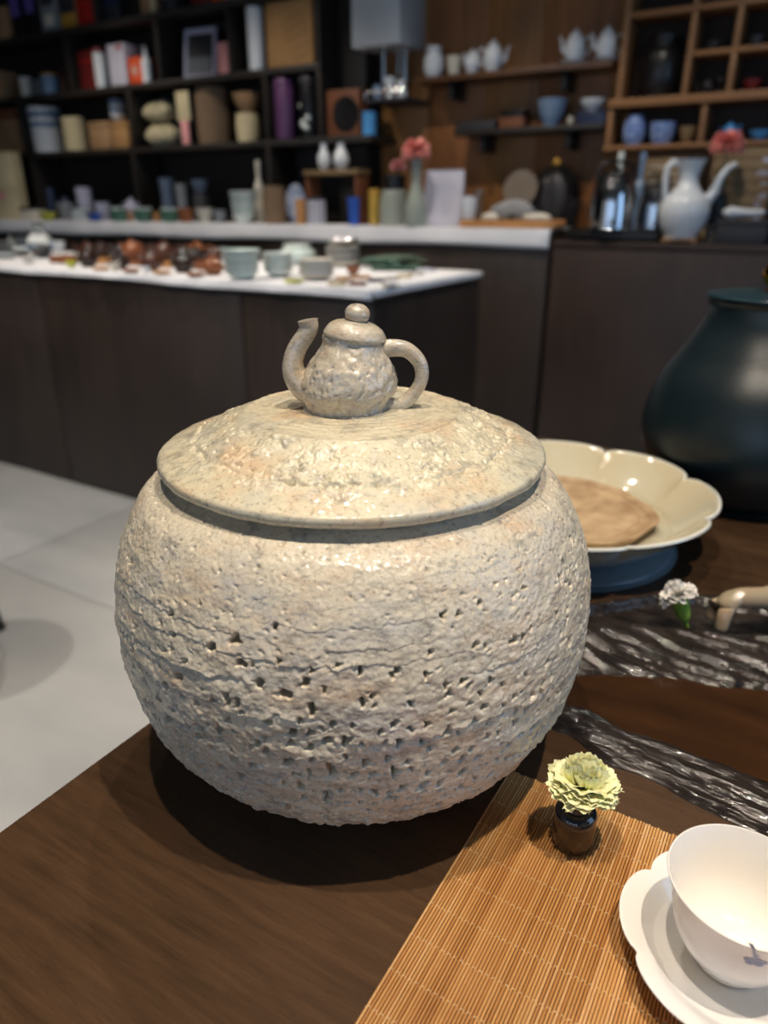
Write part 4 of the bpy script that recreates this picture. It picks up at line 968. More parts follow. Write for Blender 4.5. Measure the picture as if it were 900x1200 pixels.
teapot('teapot', 'dark navy teapot behind the pale grey bowl on the back counter', (xat(80, 3.66, BC_TOP), 3.66, BC_TOP + 0.0006), 0.045, 0.165, C['navy'], rz=R(20))
bc(64, 3.62, 11, 34, 'tumbler', C['navy'], 'tall_cup', 'navy tumbler beside the navy teapot', 'cup', single=True)
for k in range(4):
    bc(97, 3.52, 26 - k, 5, 'plate', C['palegreen'] if k % 2 else C['white'], 'small_plate', ('pale green' if k % 2 else 'white') + ' plate of the runner stack by the cobalt bowl, ' + nth(k, 4), 'plate', group='plate stack on the back counter', single=True, z=BC_TOP + k * 0.016)
bc(103, 3.64, 18, 35, 'cup', C['lilac'], 'tall_cup', 'dusky lilac cup behind the pale plate stack', 'cup', single=True)
bc(112, 3.455, 18, 9, 'bowl', C['blue'], 'small_bowl', 'shallow cobalt blue bowl on the white runner', 'bowl', single=True)
bc(122, 3.56, 17, 20, 'cup', C['lilac'], 'tea_cup', 'pale lilac cup behind the cobalt bowl', 'cup', single=True)
for k, px in enumerate((140, 168, 199)):
    bc(px, 3.475, 20, 13, 'cup', C['green'], 'tea_cup', ('sea-green bowl nearest the pale lilac cup on the runner', 'middle one of three sea-green bowls on the runner', 'sea-green bowl nearest the orange-brown cup on the runner')[k], 'bowl', group='sea-green bowls on the runner', single=True)
    bc(px + 1, 3.572, 20, 15, 'bowl', C['palegreen'], 'small_bowl', ('pale bowl behind the sea-green bowl nearest the pale lilac cup', 'pale bowl behind the middle sea-green bowl', 'pale bowl behind the sea-green bowl nearest the orange-brown cup')[k], 'bowl', group='pale bowls behind the sea-green ones', single=True)
for k, px in enumerate((154, 184)):
    bc(px, 3.462, (6, 8)[k], 11, 'cup', C['wood'], 'tea_cup', ('narrow tan cup between the first two sea-green bowls', 'tan cup between the sea-green bowls by the orange-brown cup')[k], 'cup', single=True)
teapot('teapot', 'small white teapot behind the sea-green bowls', (xat(156, 3.69, BC_TOP), 3.69, BC_TOP + 0.0006), 0.042, 0.15, C['lilac'], rz=R(10))
bc(219, 3.475, 18, 16, 'cup', C['rust'], 'tea_cup', 'orange-brown cup beside the last sea-green bowl', 'cup', single=True)
bc(241, 3.49, 20, 16, 'bowl', C['offwhite'], 'small_bowl', 'off-white bowl beside the orange-brown cup', 'bowl', single=True)
bc(258, 3.52, 16, 14, 'bowl', C['grey'], 'small_bowl', 'grey bowl between the off-white bowl and celadon stack', 'bowl', single=True)
bc(200, 3.68, 17, 46, 'tumbler', C['slate'], 'tall_cup', 'tall slate blue tumbler at the back of the counter', 'cup', single=True)
bc(216, 3.67, 13, 40, 'tumbler', C['grey'], 'tall_cup', 'grey tumbler beside the slate blue one', 'cup', single=True)
bb_ = bc(238, 3.68, 18, 26, 'tin', C['charcoal'], 'tea_tin', 'dark tin with a blue bowl on its lid', 'tin', lidm=C['charcoal'])
p, s = spot_at(238, 3.68, BC_TOP)
round_ware('bowl', 'small_bowl', 'slate blue bowl sitting on a dark tin', 'bowl', (p.x, p.y, BC_TOP + 0.002 + 26 * s * 1.14), 9.5 * s, 15 * s, C['slate'], single=True)
for k in range(5):
    bc(286, 3.53, 34 - abs(k - 4) * 2, 11, 'bowl', C['celadon'] if k % 2 else C['palegreen'], 'small_bowl', ('celadon' if k % 2 else 'pale green') + ' bowl of the stack beside the woven basket, ' + nth(k, 5), 'bowl', group='celadon stack on the back counter', single=True, z=BC_TOP + k * 0.030)
bc(306, 3.69, 11, 58, 'bottle', C['offwhite'], 'bottle', 'off-white bottle behind the celadon stack', 'bottle', lidm=C['offwhite'])
bc(323, 3.55, 27, 40, 'tin', C['basket'], 'ribbed_basket', 'brown woven basket on the back counter runner', 'basket', ribs=1)
# standing patterned plate on the counter
p, s = spot_at(347, 3.64, BC_TOP)
pl = thing('display_plate', 'round blue and white plate standing on edge', 'plate', (p.x, 3.66, BC_TOP + 0.001))
MB().lathe(sp2([(0, 0), (.6 * 14 * s, 0), (14 * s, .012), (13.4 * s, .018), (.62 * 14 * s, .006), (0, .006)], 3), 36, Matrix.Translation((0, 0, 21.2 * s)) @ Matrix.Scale(1.45, 4, (0, 0, 1)) @ Matrix.Rotation(R(90), 4, 'X')).build('disc', C['bluewhite'], pl)
MB().box((-.04, .0, 0), (.04, .05, .012), bev=.002).build('stand', C['black'], pl)
bc(353, 3.50, 12, 24, 'tin', C['wood'], 'tea_tin', 'tan wooden canister in front of the standing plate', 'tin', lidm=C['wood'])
tn = bc(371, 3.52, 22, 26, 'tin', C['paper'], 'tea_tin', 'grey and white striped canister beside the tan one', 'tin', lidm=C['charcoal'])
p, s = spot_at(371, 3.52, BC_TOP)
for k in range(14):
    a = k * math.pi / 7
    MB().box((-.004, -.0008, .006), (.004, .0008, 24 * s), Matrix.Translation((11.1 * s * math.cos(a), 11.1 * s * math.sin(a), 0)) @ Matrix.Rotation(a + math.pi / 2, 4, 'Z')).build('stripe', C['grey'], tn)
# little riser shelf with two white cups
p, s = spot_at(396, 3.66, BC_TOP)
rsf = thing('riser_shelf', 'small wooden riser shelf on the back counter with two cups', 'shelf', (p.x, 3.66, BC_TOP + 0.0005))
MB().box((-37 * s, -.07, 52 * s), (37 * s, .07, 57 * s), bev=.002).build('board', C['bamboo'], rsf)
for sx in (-34, 34):
    MB().box((sx * s - .008, -.06, 0), (sx * s + .008, .06, 51.9 * s), bev=.002).build('leg', C['brownbox'], rsf)
for k, (px, wpx) in enumerate(((380, 15), (400, 18))):
    q, s2 = spot_at(px, 3.64, BC_TOP + 57.2 * s)
    round_ware('vase', 'small_vase', ('slim white ribbed vase on the riser shelf', 'wider white ribbed vase on the riser shelf')[k], 'vase', (q.x, 3.64, BC_TOP + 0.0012 + 57 * s), wpx * s2 / 2, 28 * s2, C['white'], single=True)
bc(415, 3.50, 15, 30, 'tumbler', C['blue'], 'tall_cup', 'bright cobalt blue tumbler under the riser shelf', 'cup', single=True)
bc(439, 3.56, 13, 34, 'tin', C['yellow'], 'tea_tin', 'yellow canister beside the pale glass jar', 'tin', lidm=C['gold'])
# pale jar with black lid, carnation vase
m_frost = mat('frosted_glass', (168, 176, 166), 0.35, trans=0.35, var=0.05)
p, s = spot_at(462, 3.56, BC_TOP)
gj = thing('glass_jar', 'frosted grey-green glass jar with a black collar', 'jar', (p.x, 3.56, BC_TOP + 0.001))
MB().lathe(sp2([(0, 0), (14 * s, 0), (16.5 * s, 3 * s), (17 * s, 18 * s), (15 * s, 32 * s), (12.5 * s, 38 * s), (0, 38 * s)], 4), 36).build('body', m_frost, gj)
MB().lathe([(0, 38.1 * s), (13 * s, 38.1 * s), (13 * s, 53 * s), (12 * s, 54 * s), (0, 54 * s)], 36).build('collar', C['black'], gj)
def far_carnation(name, label, base, rad, mp_, stem_to, seed):
    t = thing(name, label, 'flower', tuple(stem_to)); b = Vector(base) - Vector(stem_to)
    pmx = [petal_mesh(rad * 0.42, rad * 1.05, seed + k, mp_, 7, 5) for k in range(3)]
    rr = random.Random(seed); mbb = MB()
    for i in range(46):
        u = (i + .5) / 46; tilt = R(100) * math.sqrt(u); az = i * 2.4
        M = Matrix.Translation(b) @ (Euler((0, 0, az)).to_matrix() @ Euler((-tilt, 0, 0)).to_matrix() @ Euler((0, 0, rr.uniform(-.5, .5))).to_matrix()).to_4x4()
        me_ = pmx[i % 3]; mbb.add([v.co for v in me_.vertices], [tuple(p_.vertices) for p_ in me_.polygons], M)
    mbb.build('bloom', mp_, t)
    MB().tube([(0, 0, 0), tuple(b * 0.5 + Vector((0.004, 0, 0))), tuple(b)], 0.003, 6).build('stem', C['green'], t)
    MB().lathe([(0.003, -.03), (0.010, -.022), (0.013, .0)], 10, Matrix.Translation(b), cap=False).build('calyx', C['green'], t)
q, s = spot_at(487, 3.465, BC_TOP)
gv = thing('glass_vase', 'clear glass bottle vase holding a pink carnation', 'vase', (q.x, 3.465, BC_TOP + 0.001))
MB().lathe(sp2([(0, 0), (11 * s, 0), (13 * s, 2 * s), (12.5 * s, 20 * s), (8 * s, 36 * s), (5.5 * s, 46 * s), (6 * s, 68 * s), (7.5 * s, 71 * s), (6.5 * s, 71 * s), (4.8 * s, 66 * s), (4.6 * s, 46 * s), (7 * s, 36 * s), (11 * s, 20 * s), (11 * s, 4 * s), (0, 3 * s)], 3), 32).build('body', m_frost, gv)
far_carnation('carnation', 'coral pink carnation in the clear glass bottle vase', (q.x, 3.460, BC_TOP + 78 * s), 15 * s, C['pink'], (q.x, 3.465, BC_TOP + 0.025), 31)
q2, s = spot_at(463, 3.56, BC_TOP)
far_carnation('carnation', 'small pale pink flower above the black-collared jar', (q2.x + .02, 3.555, BC_TOP + 62 * s), 8 * s, C['palepink'], (q2.x, 3.56, BC_TOP + 54.8 * s), 41)
# desk calendar with wire binding
q, s = spot_at(520, 3.60, BC_TOP)
cal_ = thing('desk_calendar', 'white wire-bound desk calendar standing on the runner', 'calendar', (q.x, 3.60, BC_TOP + 0.001), rz=R(6)); w, h = 46 * s, 60 * s
for sgn, nm in ((-1, 'front_page'), (1, 'back_page')):
    MB().box((-w / 2, -.0015, 0), (w / 2, .0015, h), Matrix.Translation((0, .045 * sgn, 0)) @ Matrix.Rotation(R(-9.0 * -sgn * -1), 4, 'X') if False else Matrix.Translation((0, .045 * sgn, 0)) @ Matrix.Rotation(math.atan2(.045 * sgn, h), 4, 'X')).build(nm, C['paper'], cal_)
for k in range(13):
    MB().lathe([(.006, -.0012), (.0075, -.0012), (.0075, .0012), (.006, .0012), (.006, -.0012)], 10, Matrix.Translation((-w / 2 + .012 + k * (w - .024) / 12, 0, h - .002)) @ Matrix.Rotation(R(90), 4, 'Y'), cap=False).build('wire_ring', C['charcoal'], cal_)
for k in range(5):
    MB().box((-w * .36, -.0022, h * (.25 + .11 * k)), (w * (.30 - .05 * (k % 2)), -.0016, h * (.25 + .11 * k) + .004), Matrix.Translation((0, -.045, 0)) @ Matrix.Rotation(math.atan2(-.045, h), 4, 'X')).build('printed_line', C['lilac'], cal_)

# wooden tray with a jumble of cloths and cups
q0, s = spot_at(592, 3.475, BC_TOP)
wt = thing('wooden_tray', 'pale orange wooden tray at the end of the white runner', 'tray', (q0.x + .01, 3.52, BC_TOP + 0.001)); w = 118 * s
MB().box((-w / 2, -.075, 0), (w / 2, .095, .022), bev=.003).build('board', C['wood'], wt)
for yy in (-.073, .085): MB().box((-w / 2 + .002, yy, .0225), (w / 2 - .002, yy + .008, .034), bev=.002).build('lip', C['wood'], wt)
TZ = BC_TOP + 0.025
lumpy('folded_cloth', 'crumpled grey cloth heaped on the wooden tray', 'cloth', (xat(600, 3.565, TZ), 3.568, TZ), 52 * s, .055, 24 * s, C['fabric'], 3.3, knot=False)
lumpy('folded_cloth', 'small white towel on the wooden tray beside the porcelain cup', 'cloth', (xat(574, 3.49, TZ), 3.493, TZ), 22 * s, .05, 10 * s, C['offwhite'], 5.1, knot=False)
lumpy('folded_cloth', 'white towel at the far end of the wooden tray', 'cloth', (xat(628, 3.49, TZ), 3.493, TZ), 34 * s, .05, 10 * s, C['offwhite'], 6.2, knot=False)
bc(549, 3.50, 18, 27, 'cup', C['white'], 'tea_cup', 'white porcelain cup with blue foot on the wooden tray', 'cup', z=TZ, single=True)
bc(560, 3.575, 13, 34, 'tumbler', C['glass'], 'glass_cup', 'clear glass tumbler on the wooden tray', 'glass', z=TZ, single=True)
bc(599, 3.485, 11, 9, 'bowl', C['darkgreen'], 'small_bowl', 'tiny dark green bowl in front of the crumpled cloth', 'bowl', z=TZ, single=True)
# round fan standing behind
q, s = spot_at(607, 3.70, BC_TOP)
fn_ = thing('round_fan', 'round grey-brown paper fan standing behind the wooden tray', 'fan', (q.x, 3.70, BC_TOP + 0.001))
MB().lathe([(0, 0), (20 * s, 0), (20.5 * s, .003), (20 * s, .006), (0, .006)], 36, Matrix.Translation((0, 0, 40 * s)) @ Matrix.Rotation(R(80), 4, 'X')).build('leaf', mat('fan_paper', (112, 100, 88), .8), fn_)
MB().tube([(0, 0, 0), (0, .0, 24 * s)], .006, 8).build('handle', C['wood'], fn_)
MB().box((-.05, -.03, 0), (.05, .03, .012), bev=.002).build('stand', C['black'], fn_)

# ------------------------------------------------------------------ tea bar: dark dome, kettles, ewer
def rc(px, Y): return xat(px, Y, RC_Z), mpp((xat(px, Y, RC_Z), Y, RC_Z))
x, s = -1.325, mpp((-1.325, 3.885, BC_Z)) * 0.86
dm = thing('domed_pot', 'big dark domed pot behind the grey cloth bundle', 'pot', (x, 3.885, BC_Z + .0006))
MB().lathe(sp2([(0, 0), (30 * s, 0), (33 * s, 4 * s), (36 * s, 26 * s), (35 * s, 38 * s)], 4), 40).build('body', C['charcoal'], dm)
MB().lathe(sp2([(36 * s, 38.2 * s), (33 * s, 54 * s), (22 * s, 68 * s), (8 * s, 76 * s), (0, 77 * s)], 5), 40).build('dome', C['black'], dm)
MB().lathe(sp2([(0, 76 * s), (4 * s, 77 * s), (5 * s, 82 * s), (0, 86 * s)], 3), 14).build('knob', C['gold'], dm)
x, s = rc(646, 3.69)
lumpy('dark_cloth', 'dark grey cloth bundle beside the domed pot', 'cloth', (-1.255, 3.69, BC_TOP + 0.001), 32 * s, .085, 56 * s, C['charcoal'], 4.2, knot=False)
x, s = rc(718, 3.50)
ib = thing('induction_base', 'black twin tea stove base under the steel kettles', 'stove', (x + .0, 3.52, RC_Z + .0006), rz=0)
w = 106 * s
MB().box((-w / 2, -.09, .006), (w / 2, .18, .042), bev=.006).build('body', C['black'], ib)
MB().box((-w / 2 + .01, -.08, .0425), (w / 2 - .01, .17, .047), bev=.0015).build('glass_top', mat('black_glass', (12, 12, 13), .08), ib)
for sx in (-.4, .4):
    for sy in (-.07, .10): MB().lathe([(0, 0), (.012, 0), (.012, .0055), (0, .0055)], 12).build('foot', C['black'], ib, loc=(sx * w, sy, 0))
KZ = RC_Z + .0006 + .0475
def kettle(px, Y, wpx, hpx, label):
    X_ = xat(px, Y, KZ); s = mpp((X_, Y, KZ)); r_, h_ = wpx * s / 2, hpx * s
    t = thing('steel_kettle', label, 'kettle', (X_, Y, KZ + .0004), rz=YAW + R(10))
    MB().lathe(sp2([(0, 0), (r_ * .96, 0), (r_, .04 * h_), (r_ * 1.0, .35 * h_), (r_ * .94, .62 * h_), (r_ * .78, .84 * h_), (r_ * .62, .92 * h_), (0, .92 * h_)], 5), 48).build('body', C['steel'], t)
    MB().lathe(sp2([(r_ * .64, .922 * h_), (r_ * .58, .96 * h_), (r_ * .25, .99 * h_), (0, h_)], 4), 40).build('lid', C['black'], t)
    MB().lathe(sp2([(0, .99 * h_), (.1 * r_, h_), (.16 * r_, 1.05 * h_), (0, 1.1 * h_)], 3), 16).build('knob', C['black'], t)
    p = spline([(0, r_ * .9, .42 * h_), (0, r_ * 1.25, .6 * h_), (0, r_ * 1.5, .86 * h_)], 5)
    MB().tube(p, interp_list([r_ * .2, r_ * .12, r_ * .08], 3, len(p)), 12).build('spout', C['steel'], t)
    p = spline([(-r_ * .80, 0, .80 * h_), (-r_ * .86, 0, 1.0 * h_), (-r_ * .45, 0, 1.14 * h_), (r_ * .45, 0, 1.14 * h_), (r_ * .86, 0, 1.0 * h_), (r_ * .80, 0, .80 * h_)], 5)
    MB().tube(p, r_ * .07, 10).build('handle', C['black'], t)
kettle(715, 3.495, 52, 62, 'mirror-polished steel kettle on the black stove, beside the dark dome')
kettle(764, 3.64, 37, 50, 'smaller steel kettle on the black stove, beside the white ewer')
# white ewer on a wooden stand
x, s = rc(796, 3.50)
ws = thing('wooden_stand', 'small square wooden stand under the white ewer', 'stand', (x + .008, 3.50, RC_Z + .0006), rz=R(0))
MB().box((-19 * s, -.065, .010), (19 * s, .065, .018), bev=.0015).build('board', C['wood'], ws)
for sx in (-16, 16):
    for sy in (-.052, .052): MB().box((sx * s - .01, sy - .008, 0), (sx * s + .01, sy + .008, .0098)).build('foot', C['wood'], ws)
ew = thing('ewer', 'tall white porcelain ewer with a long curved spout', 'pitcher', (x, 3.50, RC_Z + .0192), rz=TPROT)
MB().lathe(sp2([(0, 0), (17 * s, 0), (18 * s, 2 * s), (25 * s, 14 * s), (28 * s, 28 * s), (25 * s, 40 * s), (16 * s, 50 * s), (11 * s, 58 * s), (10.5 * s, 66 * s), (14 * s, 78 * s), (17 * s, 82 * s), (16 * s, 82.5 * s), (9 * s, 68 * s), (8 * s, 60 * s), (0, 55 * s)], 5), 48).build('body', C['white'], ew)
p = spline([(22 * s, 0, 38 * s), (30 * s, 0, 48 * s), (35 * s, 0, 62 * s), (42 * s, 0, 73 * s), (51 * s, 0, 78 * s)], 6)
MB().tube(p, interp_list([8 * s, 5.4 * s, 4 * s, 3.2 * s, 2.6 * s], 5, len(p)), 14).build('spout', C['white'], ew)
p = spline([(-12 * s, 0, 78 * s), (-20 * s, 0, 80 * s), (-26 * s, 0, 72 * s), (-26 * s, 0, 56 * s), (-23 * s, 0, 40 * s)], 6)
MB().tube(p, 3.0 * s, 12).build('handle', C['white'], ew)
# things behind the ewer
x, s = rc(853, 3.70)
bbd = thing('bamboo_board', 'brown slatted bamboo board with pale brushed characters leaning behind the ewer', 'board', (x, 3.70, RC_Z + .0006), rz=R(-2)); bbd.rotation_euler = (R(-8), 0, R(-2)); w, h = 66 * s, 100 * s
for k in range(8):
    MB().box((-w / 2, 0, k * h / 8 + .001), (w / 2, .012, (k + 1) * h / 8 - .001), bev=.002).build('slat', C['bamboo'], bbd)
rs = random.Random(9)
for k, (u, v) in enumerate(((.40, .86), (.33, .74), (.41, .74), (.40, .60), (.41, .50), (.38, .40), (.36, .28))):
    for j in range(3):
        a, b = rs.uniform(-.05, .05), rs.uniform(-.03, .03)
        MB().box((w * (u + a) - .014, -.0012, h * (v + b) - .004), (w * (u + a) + .014, -.0002, h * (v + b) + .004)).build('brush_stroke', C['lilac'], bbd)
x, s = rc(868, 3.52)
db = thing('dark_box', 'low dark tea box with a white boat-shaped rest on top', 'box', (x, 3.52, RC_Z + .0006)); w = 54 * s
MB().box((-w / 2, -.07, 0), (w / 2, .07, 20 * s), bev=.003).build('body', C['charcoal'], db); MB().box((-w / 2 - .002, -.072, 20.2 * s), (w / 2 + .002, .072, 26 * s), bev=.003).build('lid', C['charcoal'], db)
p = spline([(-22 * s, 0, 0), (-14 * s, 0, 0), (0, 0, 0), (22 * s, 0, 0)], 5)
o = MB().tube([(a.x, a.y, 0) for a in p], interp_list([3 * s, 8 * s, 5 * s, 3 * s], 4, len(p)), 14, flat=0.9).build('tea_scoop', C['white']); o.location = (x - .01, 3.52, RC_Z + .0012 + 26 * s + 7.4 * s); tag(o, 'white porcelain tea scoop lying on the low dark box', 'scoop')
x, s = rc(830, 3.455)
o = round_ware('vase', 'small_vase', 'tiny clear glass vase beside the white ewer', 'vase', (x, 3.46, RC_Z + .0006), 5.5 * s, 22 * s, C['glass'], single=True)
x, s = rc(834, 3.645)
cv = round_ware('bottle', 'bottle', 'dark slender bottle behind the ewer holding a pink carnation', 'bottle', (x, 3.645, RC_Z + .0006), 9 * s, 70 * s, C['charcoal'], single=True)
far_carnation('carnation', 'pink carnation standing above the ewer spout', (x, 3.625, RC_Z + 100 * s), 17 * s, C['pink'], (x, 3.645, RC_Z + 71.5 * s), 51)
x, s = rc(899, 3.72)
sk = thing('speaker', 'black upright loudspeaker at the end of the tea bar', 'speaker', (x + .03, 3.72, RC_Z + .0006)); w = 30 * s
MB().box((-w / 2, -.06, 0), (w / 2, .08, 78 * s), bev=.004).build('cabinet', C['black'], sk)
MB().box((-w / 2 + .008, -.0625, 30 * s), (w / 2 - .008, -.0605, 74 * s), bev=.0005).build('grille', C['charcoal'], sk)
MB().lathe([(0, 0), (.016, 0), (.014, .004), (0, .005)], 16, Matrix.Translation((-w * .22, -.061, 16 * s)) @ Matrix.Rotation(R(90), 4, 'X')).build('yellow_light', C['gold'], sk)  # small yellowish light, imitated by a gold-coloured disc
for px, m_, lb in ((717, 'palegreen', 'pale green bottle standing behind the steel kettles'), (742, 'lightblue', 'light blue bottle standing behind the steel kettles')):
    x, s = rc(px, 3.80); round_ware('bottle', 'bottle', lb, 'bottle', (x, 3.80, RC_Z + .0006), 7 * s, 80 * s, C[m_], lidm=C[m_])
x, s = rc(770, 3.80)
sgn = box_ware('menu_board', 'brown ruled menu board leaning on the wall behind the kettles', 'board', (x - .02, 3.86, RC_Z + .0006), 44 * s, .012, 86 * s, C['bamboo'], patches=[('ruled_line', .1, .9, .62 + .09 * k, .64 + .09 * k, C['offwhite']) for k in range(4)])

# ------------------------------------------------------------------ wares in the cubbies and on wall shelves
def cub(px, Y, z, wpx, hpx, kind, m, name, label, cat, **k):
    p, s = spot_at(px, Y, z + .0006); return round_ware(kind, name, label, cat, tuple(p), wpx * s / 2, hpx * s, C[m], **k)
cub(741, 3.90, 1.388, 25, 31, 'jar', 'cobaltmix', 'porcelain_jar', 'blue and white ginger jar in the lower cubby', 'jar', single=True)
cub(774, 3.92, 1.388, 29, 23, 'cup', 'cobaltmix', 'tea_cup', 'wide blue and white pot in the lower cubby', 'pot', single=True)
cub(804, 3.92, 1.388, 20, 18, 'bowl', 'bamboo', 'small_bowl', 'dull tan bowl in the lower cubby', 'bowl', single=True)
teapot('teapot', 'sky blue teapot in the lower cubby behind the pink carnation', (xat(853, 3.92, 1.388), 3.92, 1.3886), .032, .085, C['sky'], rz=R(160))
cub(889, 3.92, 1.388, 24, 11, 'bowl', 'sky', 'small_bowl', 'sky blue shallow bowl in the lower cubby', 'bowl', single=True)
cub(770, 3.918, 1.580, 46, 56, 'jar', 'black', 'black_jar', 'large matt black lidded jar in the tall cubby', 'jar', lidm=C['black'])
cub(835, 3.93, 1.747, 20, 10, 'bowl', 'charcoal', 'small_bowl', 'dim grey bowl in the upper cubby', 'bowl', single=True)
cub(885, 3.93, 1.747, 17, 12, 'cup', 'charcoal', 'tea_cup', 'dim grey cup in the upper cubby beside the grey bowl', 'cup', single=True)
teapot('teapot', 'black teapot in the small cubby under the grey bowl', (xat(828, 3.93, 1.580), 3.93, 1.5806), .036, .08, C['black'])
cub(880, 3.93, 1.580, 21, 13, 'bowl', 'darkred', 'small_bowl', 'dark red bowl in the small cubby', 'bowl', single=True)
# upper wall shelf
WY = 3.90
cub(508, WY, W1, 24, 28, 'jar', 'white', 'porcelain_jar', 'white lidded jar at the end of the long wall shelf', 'jar', lidm=C['white'])
cub(532, WY, W1, 18, 20, 'cup', 'offwhite', 'tea_cup', 'off-white cup on the long wall shelf beside the white jar', 'cup', single=True)
teapot('teapot', 'small round white teapot on the long wall shelf', (xat(553, WY, W1), WY, W1 + .0006), .042, .115, C['white'], rz=R(70))
teapot('teapot', 'white teapot with a pointed lid on the long wall shelf', (xat(577, WY, W1), WY, W1 + .0006), .05, .145, C['white'], rz=R(200))
for px, lb in ((672, 'white ornate teapot on a saucer at the far end of the long shelf'), (709, 'white ornate teapot on a saucer next to the oak cubbies')):
    p, s = spot_at(px, WY, W1)
    round_ware('plate', 'small_plate', lb.replace('white ornate teapot on a saucer', 'white saucer under the ornate teapot'), 'plate', (p.x, WY, W1 + .0006), 17 * s, 4 * s, C['white'], single=True)
    teapot('teapot', lb, (p.x, WY, W1 + .0016 + 2.2 * s), 11.5 * s, 34 * s, C['white'], rz=R(25))
# lower wall shelf
def cubb(px, Y, z, wpx, hpx, d, m, name, label, cat, **k):
    p, s = spot_at(px, Y, z + .0006); return box_ware(name, label, cat, tuple(p), wpx * s, d, hpx * s, C[m], **k)
cubb(562, 3.91, W2, 48, 9, .11, 'charcoal', 'flat_box', 'flat dark box lying on the dark wall shelf', 'box', lidm=C['charcoal'])
cubb(603, 3.91, W2, 30, 11, .11, 'brownbox', 'flat_box', 'reddish brown box with a black tray on top', 'box', lidm=C['brownbox'])
p, s = spot_at(603, 3.91, W2); cubb(603, 3.91, W2 + .002 + 11 * s, 28, 7, .09, 'black', 'flat_box', 'black tray box lying on the reddish brown box', 'box', lidm=C['black'])
cub(645, 3.91, W2, 34, 28, 'bowl', 'lightblue', 'glass_bowl', 'blue-grey glass bowl on the dark wall shelf', 'bowl', single=True)
cub(668, 3.86, W2, 8, 8, 'bowl', 'offwhite', 'small_bowl', 'tiny white bowl beside the blue-grey glass bowl', 'bowl', single=True)
cubb(695, 3.93, W2, 34, 14, .10, 'navy', 'flat_box', 'navy box under a white bowl on the dark wall shelf', 'box', lidm=C['navy'])
p, s = spot_at(694, 3.925, W2); cub(694, 3.925, W2 + .002 + 14 * s, 30, 12, 'bowl', 'white', 'small_bowl', 'wide white bowl standing on the navy box', 'bowl', single=True)

# white water heater with pipes, small rack of glasses, blue towel roll
hz0 = at(412, 57, Y=3.76).z
hx0, hx1 = at(412, 57, Y=3.76).x, at(468, 54, Y=3.76).x
wh = thing('water_heater', 'white wall-hung water heater box with pipes below', 'heater', ((hx0 + hx1) / 2, 3.90, hz0)); w = hx1 - hx0
MB().box((-w / 2, -.14, 0), (w / 2, .134, .62), bev=.006).build('casing', mat('heater_enamel', (176, 182, 186), .35, var=.02), wh)
for k, (xx, ln, r_) in enumerate(((-.02, .16, .012), (.10, .24, .012), (.05, .12, .009))):
    MB().tube([(xx, .02 * k - .02, -.0005), (xx, .02 * k - .02, -ln)], r_, 12).build('pipe', C['silver'], wh)
gx, gy = xat(460, 3.84, 1.62), 3.84
gz = at(460, 121, Y=3.84).z
rk = thing('glass_rack', 'small dark wall rack under the heater holding glasses', 'rack', (gx, gy, gz)); s = mpp((gx, gy, gz))
MB().box((-28 * s, -.08, 0), (28 * s, .19, .018), bev=.002).build('tray', C['charcoal'], rk)
MB().tube([(-27 * s, -.075, .05), (27 * s, -.075, .05)], .005, 8).build('rail', C['silver'], rk)
for sx in (-27, 27): MB().tube([(sx * s, -.075, .0185), (sx * s, -.075, .05)], .005, 8).build('rail_post', C['silver'], rk)
for k, px in enumerate((443, 457, 470)):
    round_ware('tumbler', 'small_cup', ('short pale blue cup in the rack under the heater', 'tall white cup in the rack under the heater', 'medium white cup at the end of the rack under the heater')[k], 'cup', (xat(px, 3.83, gz + .02), 3.83, gz + .0188), 6 * s, (15, 22, 18)[k] * s, C['white'] if k else C['lightblue'], group='cups in the rack', single=True)
tx = xat(433, 3.80, 1.5); t_ = thing('towel_roll', 'pale blue towel roll standing under the glass rack', 'towel', (tx, 3.80, Z3 + .0006)); s = mpp((tx, 3.8, 1.5))
MB().lathe(sp2([(.25 * 8 * s, 0), (8 * s, 0), (8.2 * s, 2 * s), (8.2 * s, 22 * s), (8 * s, 24 * s), (.3 * 8 * s, 24 * s)], 2), 24).build('roll', C['sky'], t_)
MB().lathe([(.0, 23.5 * s), (.24 * 8 * s, 23.5 * s), (.24 * 8 * s, 24.5 * s), (0, 24.5 * s)], 14).build('core', C['tan'], t_)
x = xat(429, 3.70, BC_TOP)

# ------------------------------------------------------------------ teaware crowding the display island
def isl(px, py):
    p = at(px, py, z=ISL_TOP); Y_ = min(2.55, max(1.905, p.y))
    return Vector((xat(px, Y_, ISL_TOP), Y_, ISL_TOP))
def isl_round(px, py, wpx, hpx, kind, m, name, label, cat, z=0.0, **k):
    p = isl(px, py); s = mpp(p)
    return round_ware(kind, name, label, cat, (p.x, p.y, ISL_TOP + .0006 + z), wpx * s / 2, hpx * s, C[m] if isinstance(m, str) else m, **k)
isl_round(6, 303, 26, 20, 'tumbler', 'glass', 'glass_cup', 'clear glass tumbler at the end of the island', 'glass', single=True)
isl_round(26, 300, 22, 22, 'cup', 'glass', 'glass_cup', 'clear glass cup beside the tall glass vase', 'glass', single=True)
isl_round(50, 302, 30, 38, 'vase', 'glass', 'glass_vase', 'tall clear glass vase on the island cloth', 'vase', single=True)
isl_round(34, 308, 16, 8, 'bowl', 'silver', 'small_bowl', 'small silver bowl in front of the clear glass vase', 'bowl', single=True)
isl_round(70, 288, 14, 12, 'cup', 'white', 'tea_cup', 'white cup behind the clear glass vase', 'cup', single=True)
p = isl(78, 308); s = mpp(p)
box_ware('tea_board', 'flat tan wooden tea board beside the glass vase', 'board', (p.x, p.y, ISL_TOP + .0006), 28 * s, .09, 8 * s, C['rust'], patches=[('groove', .05, .95, .45, .55, C['darkclay'])])
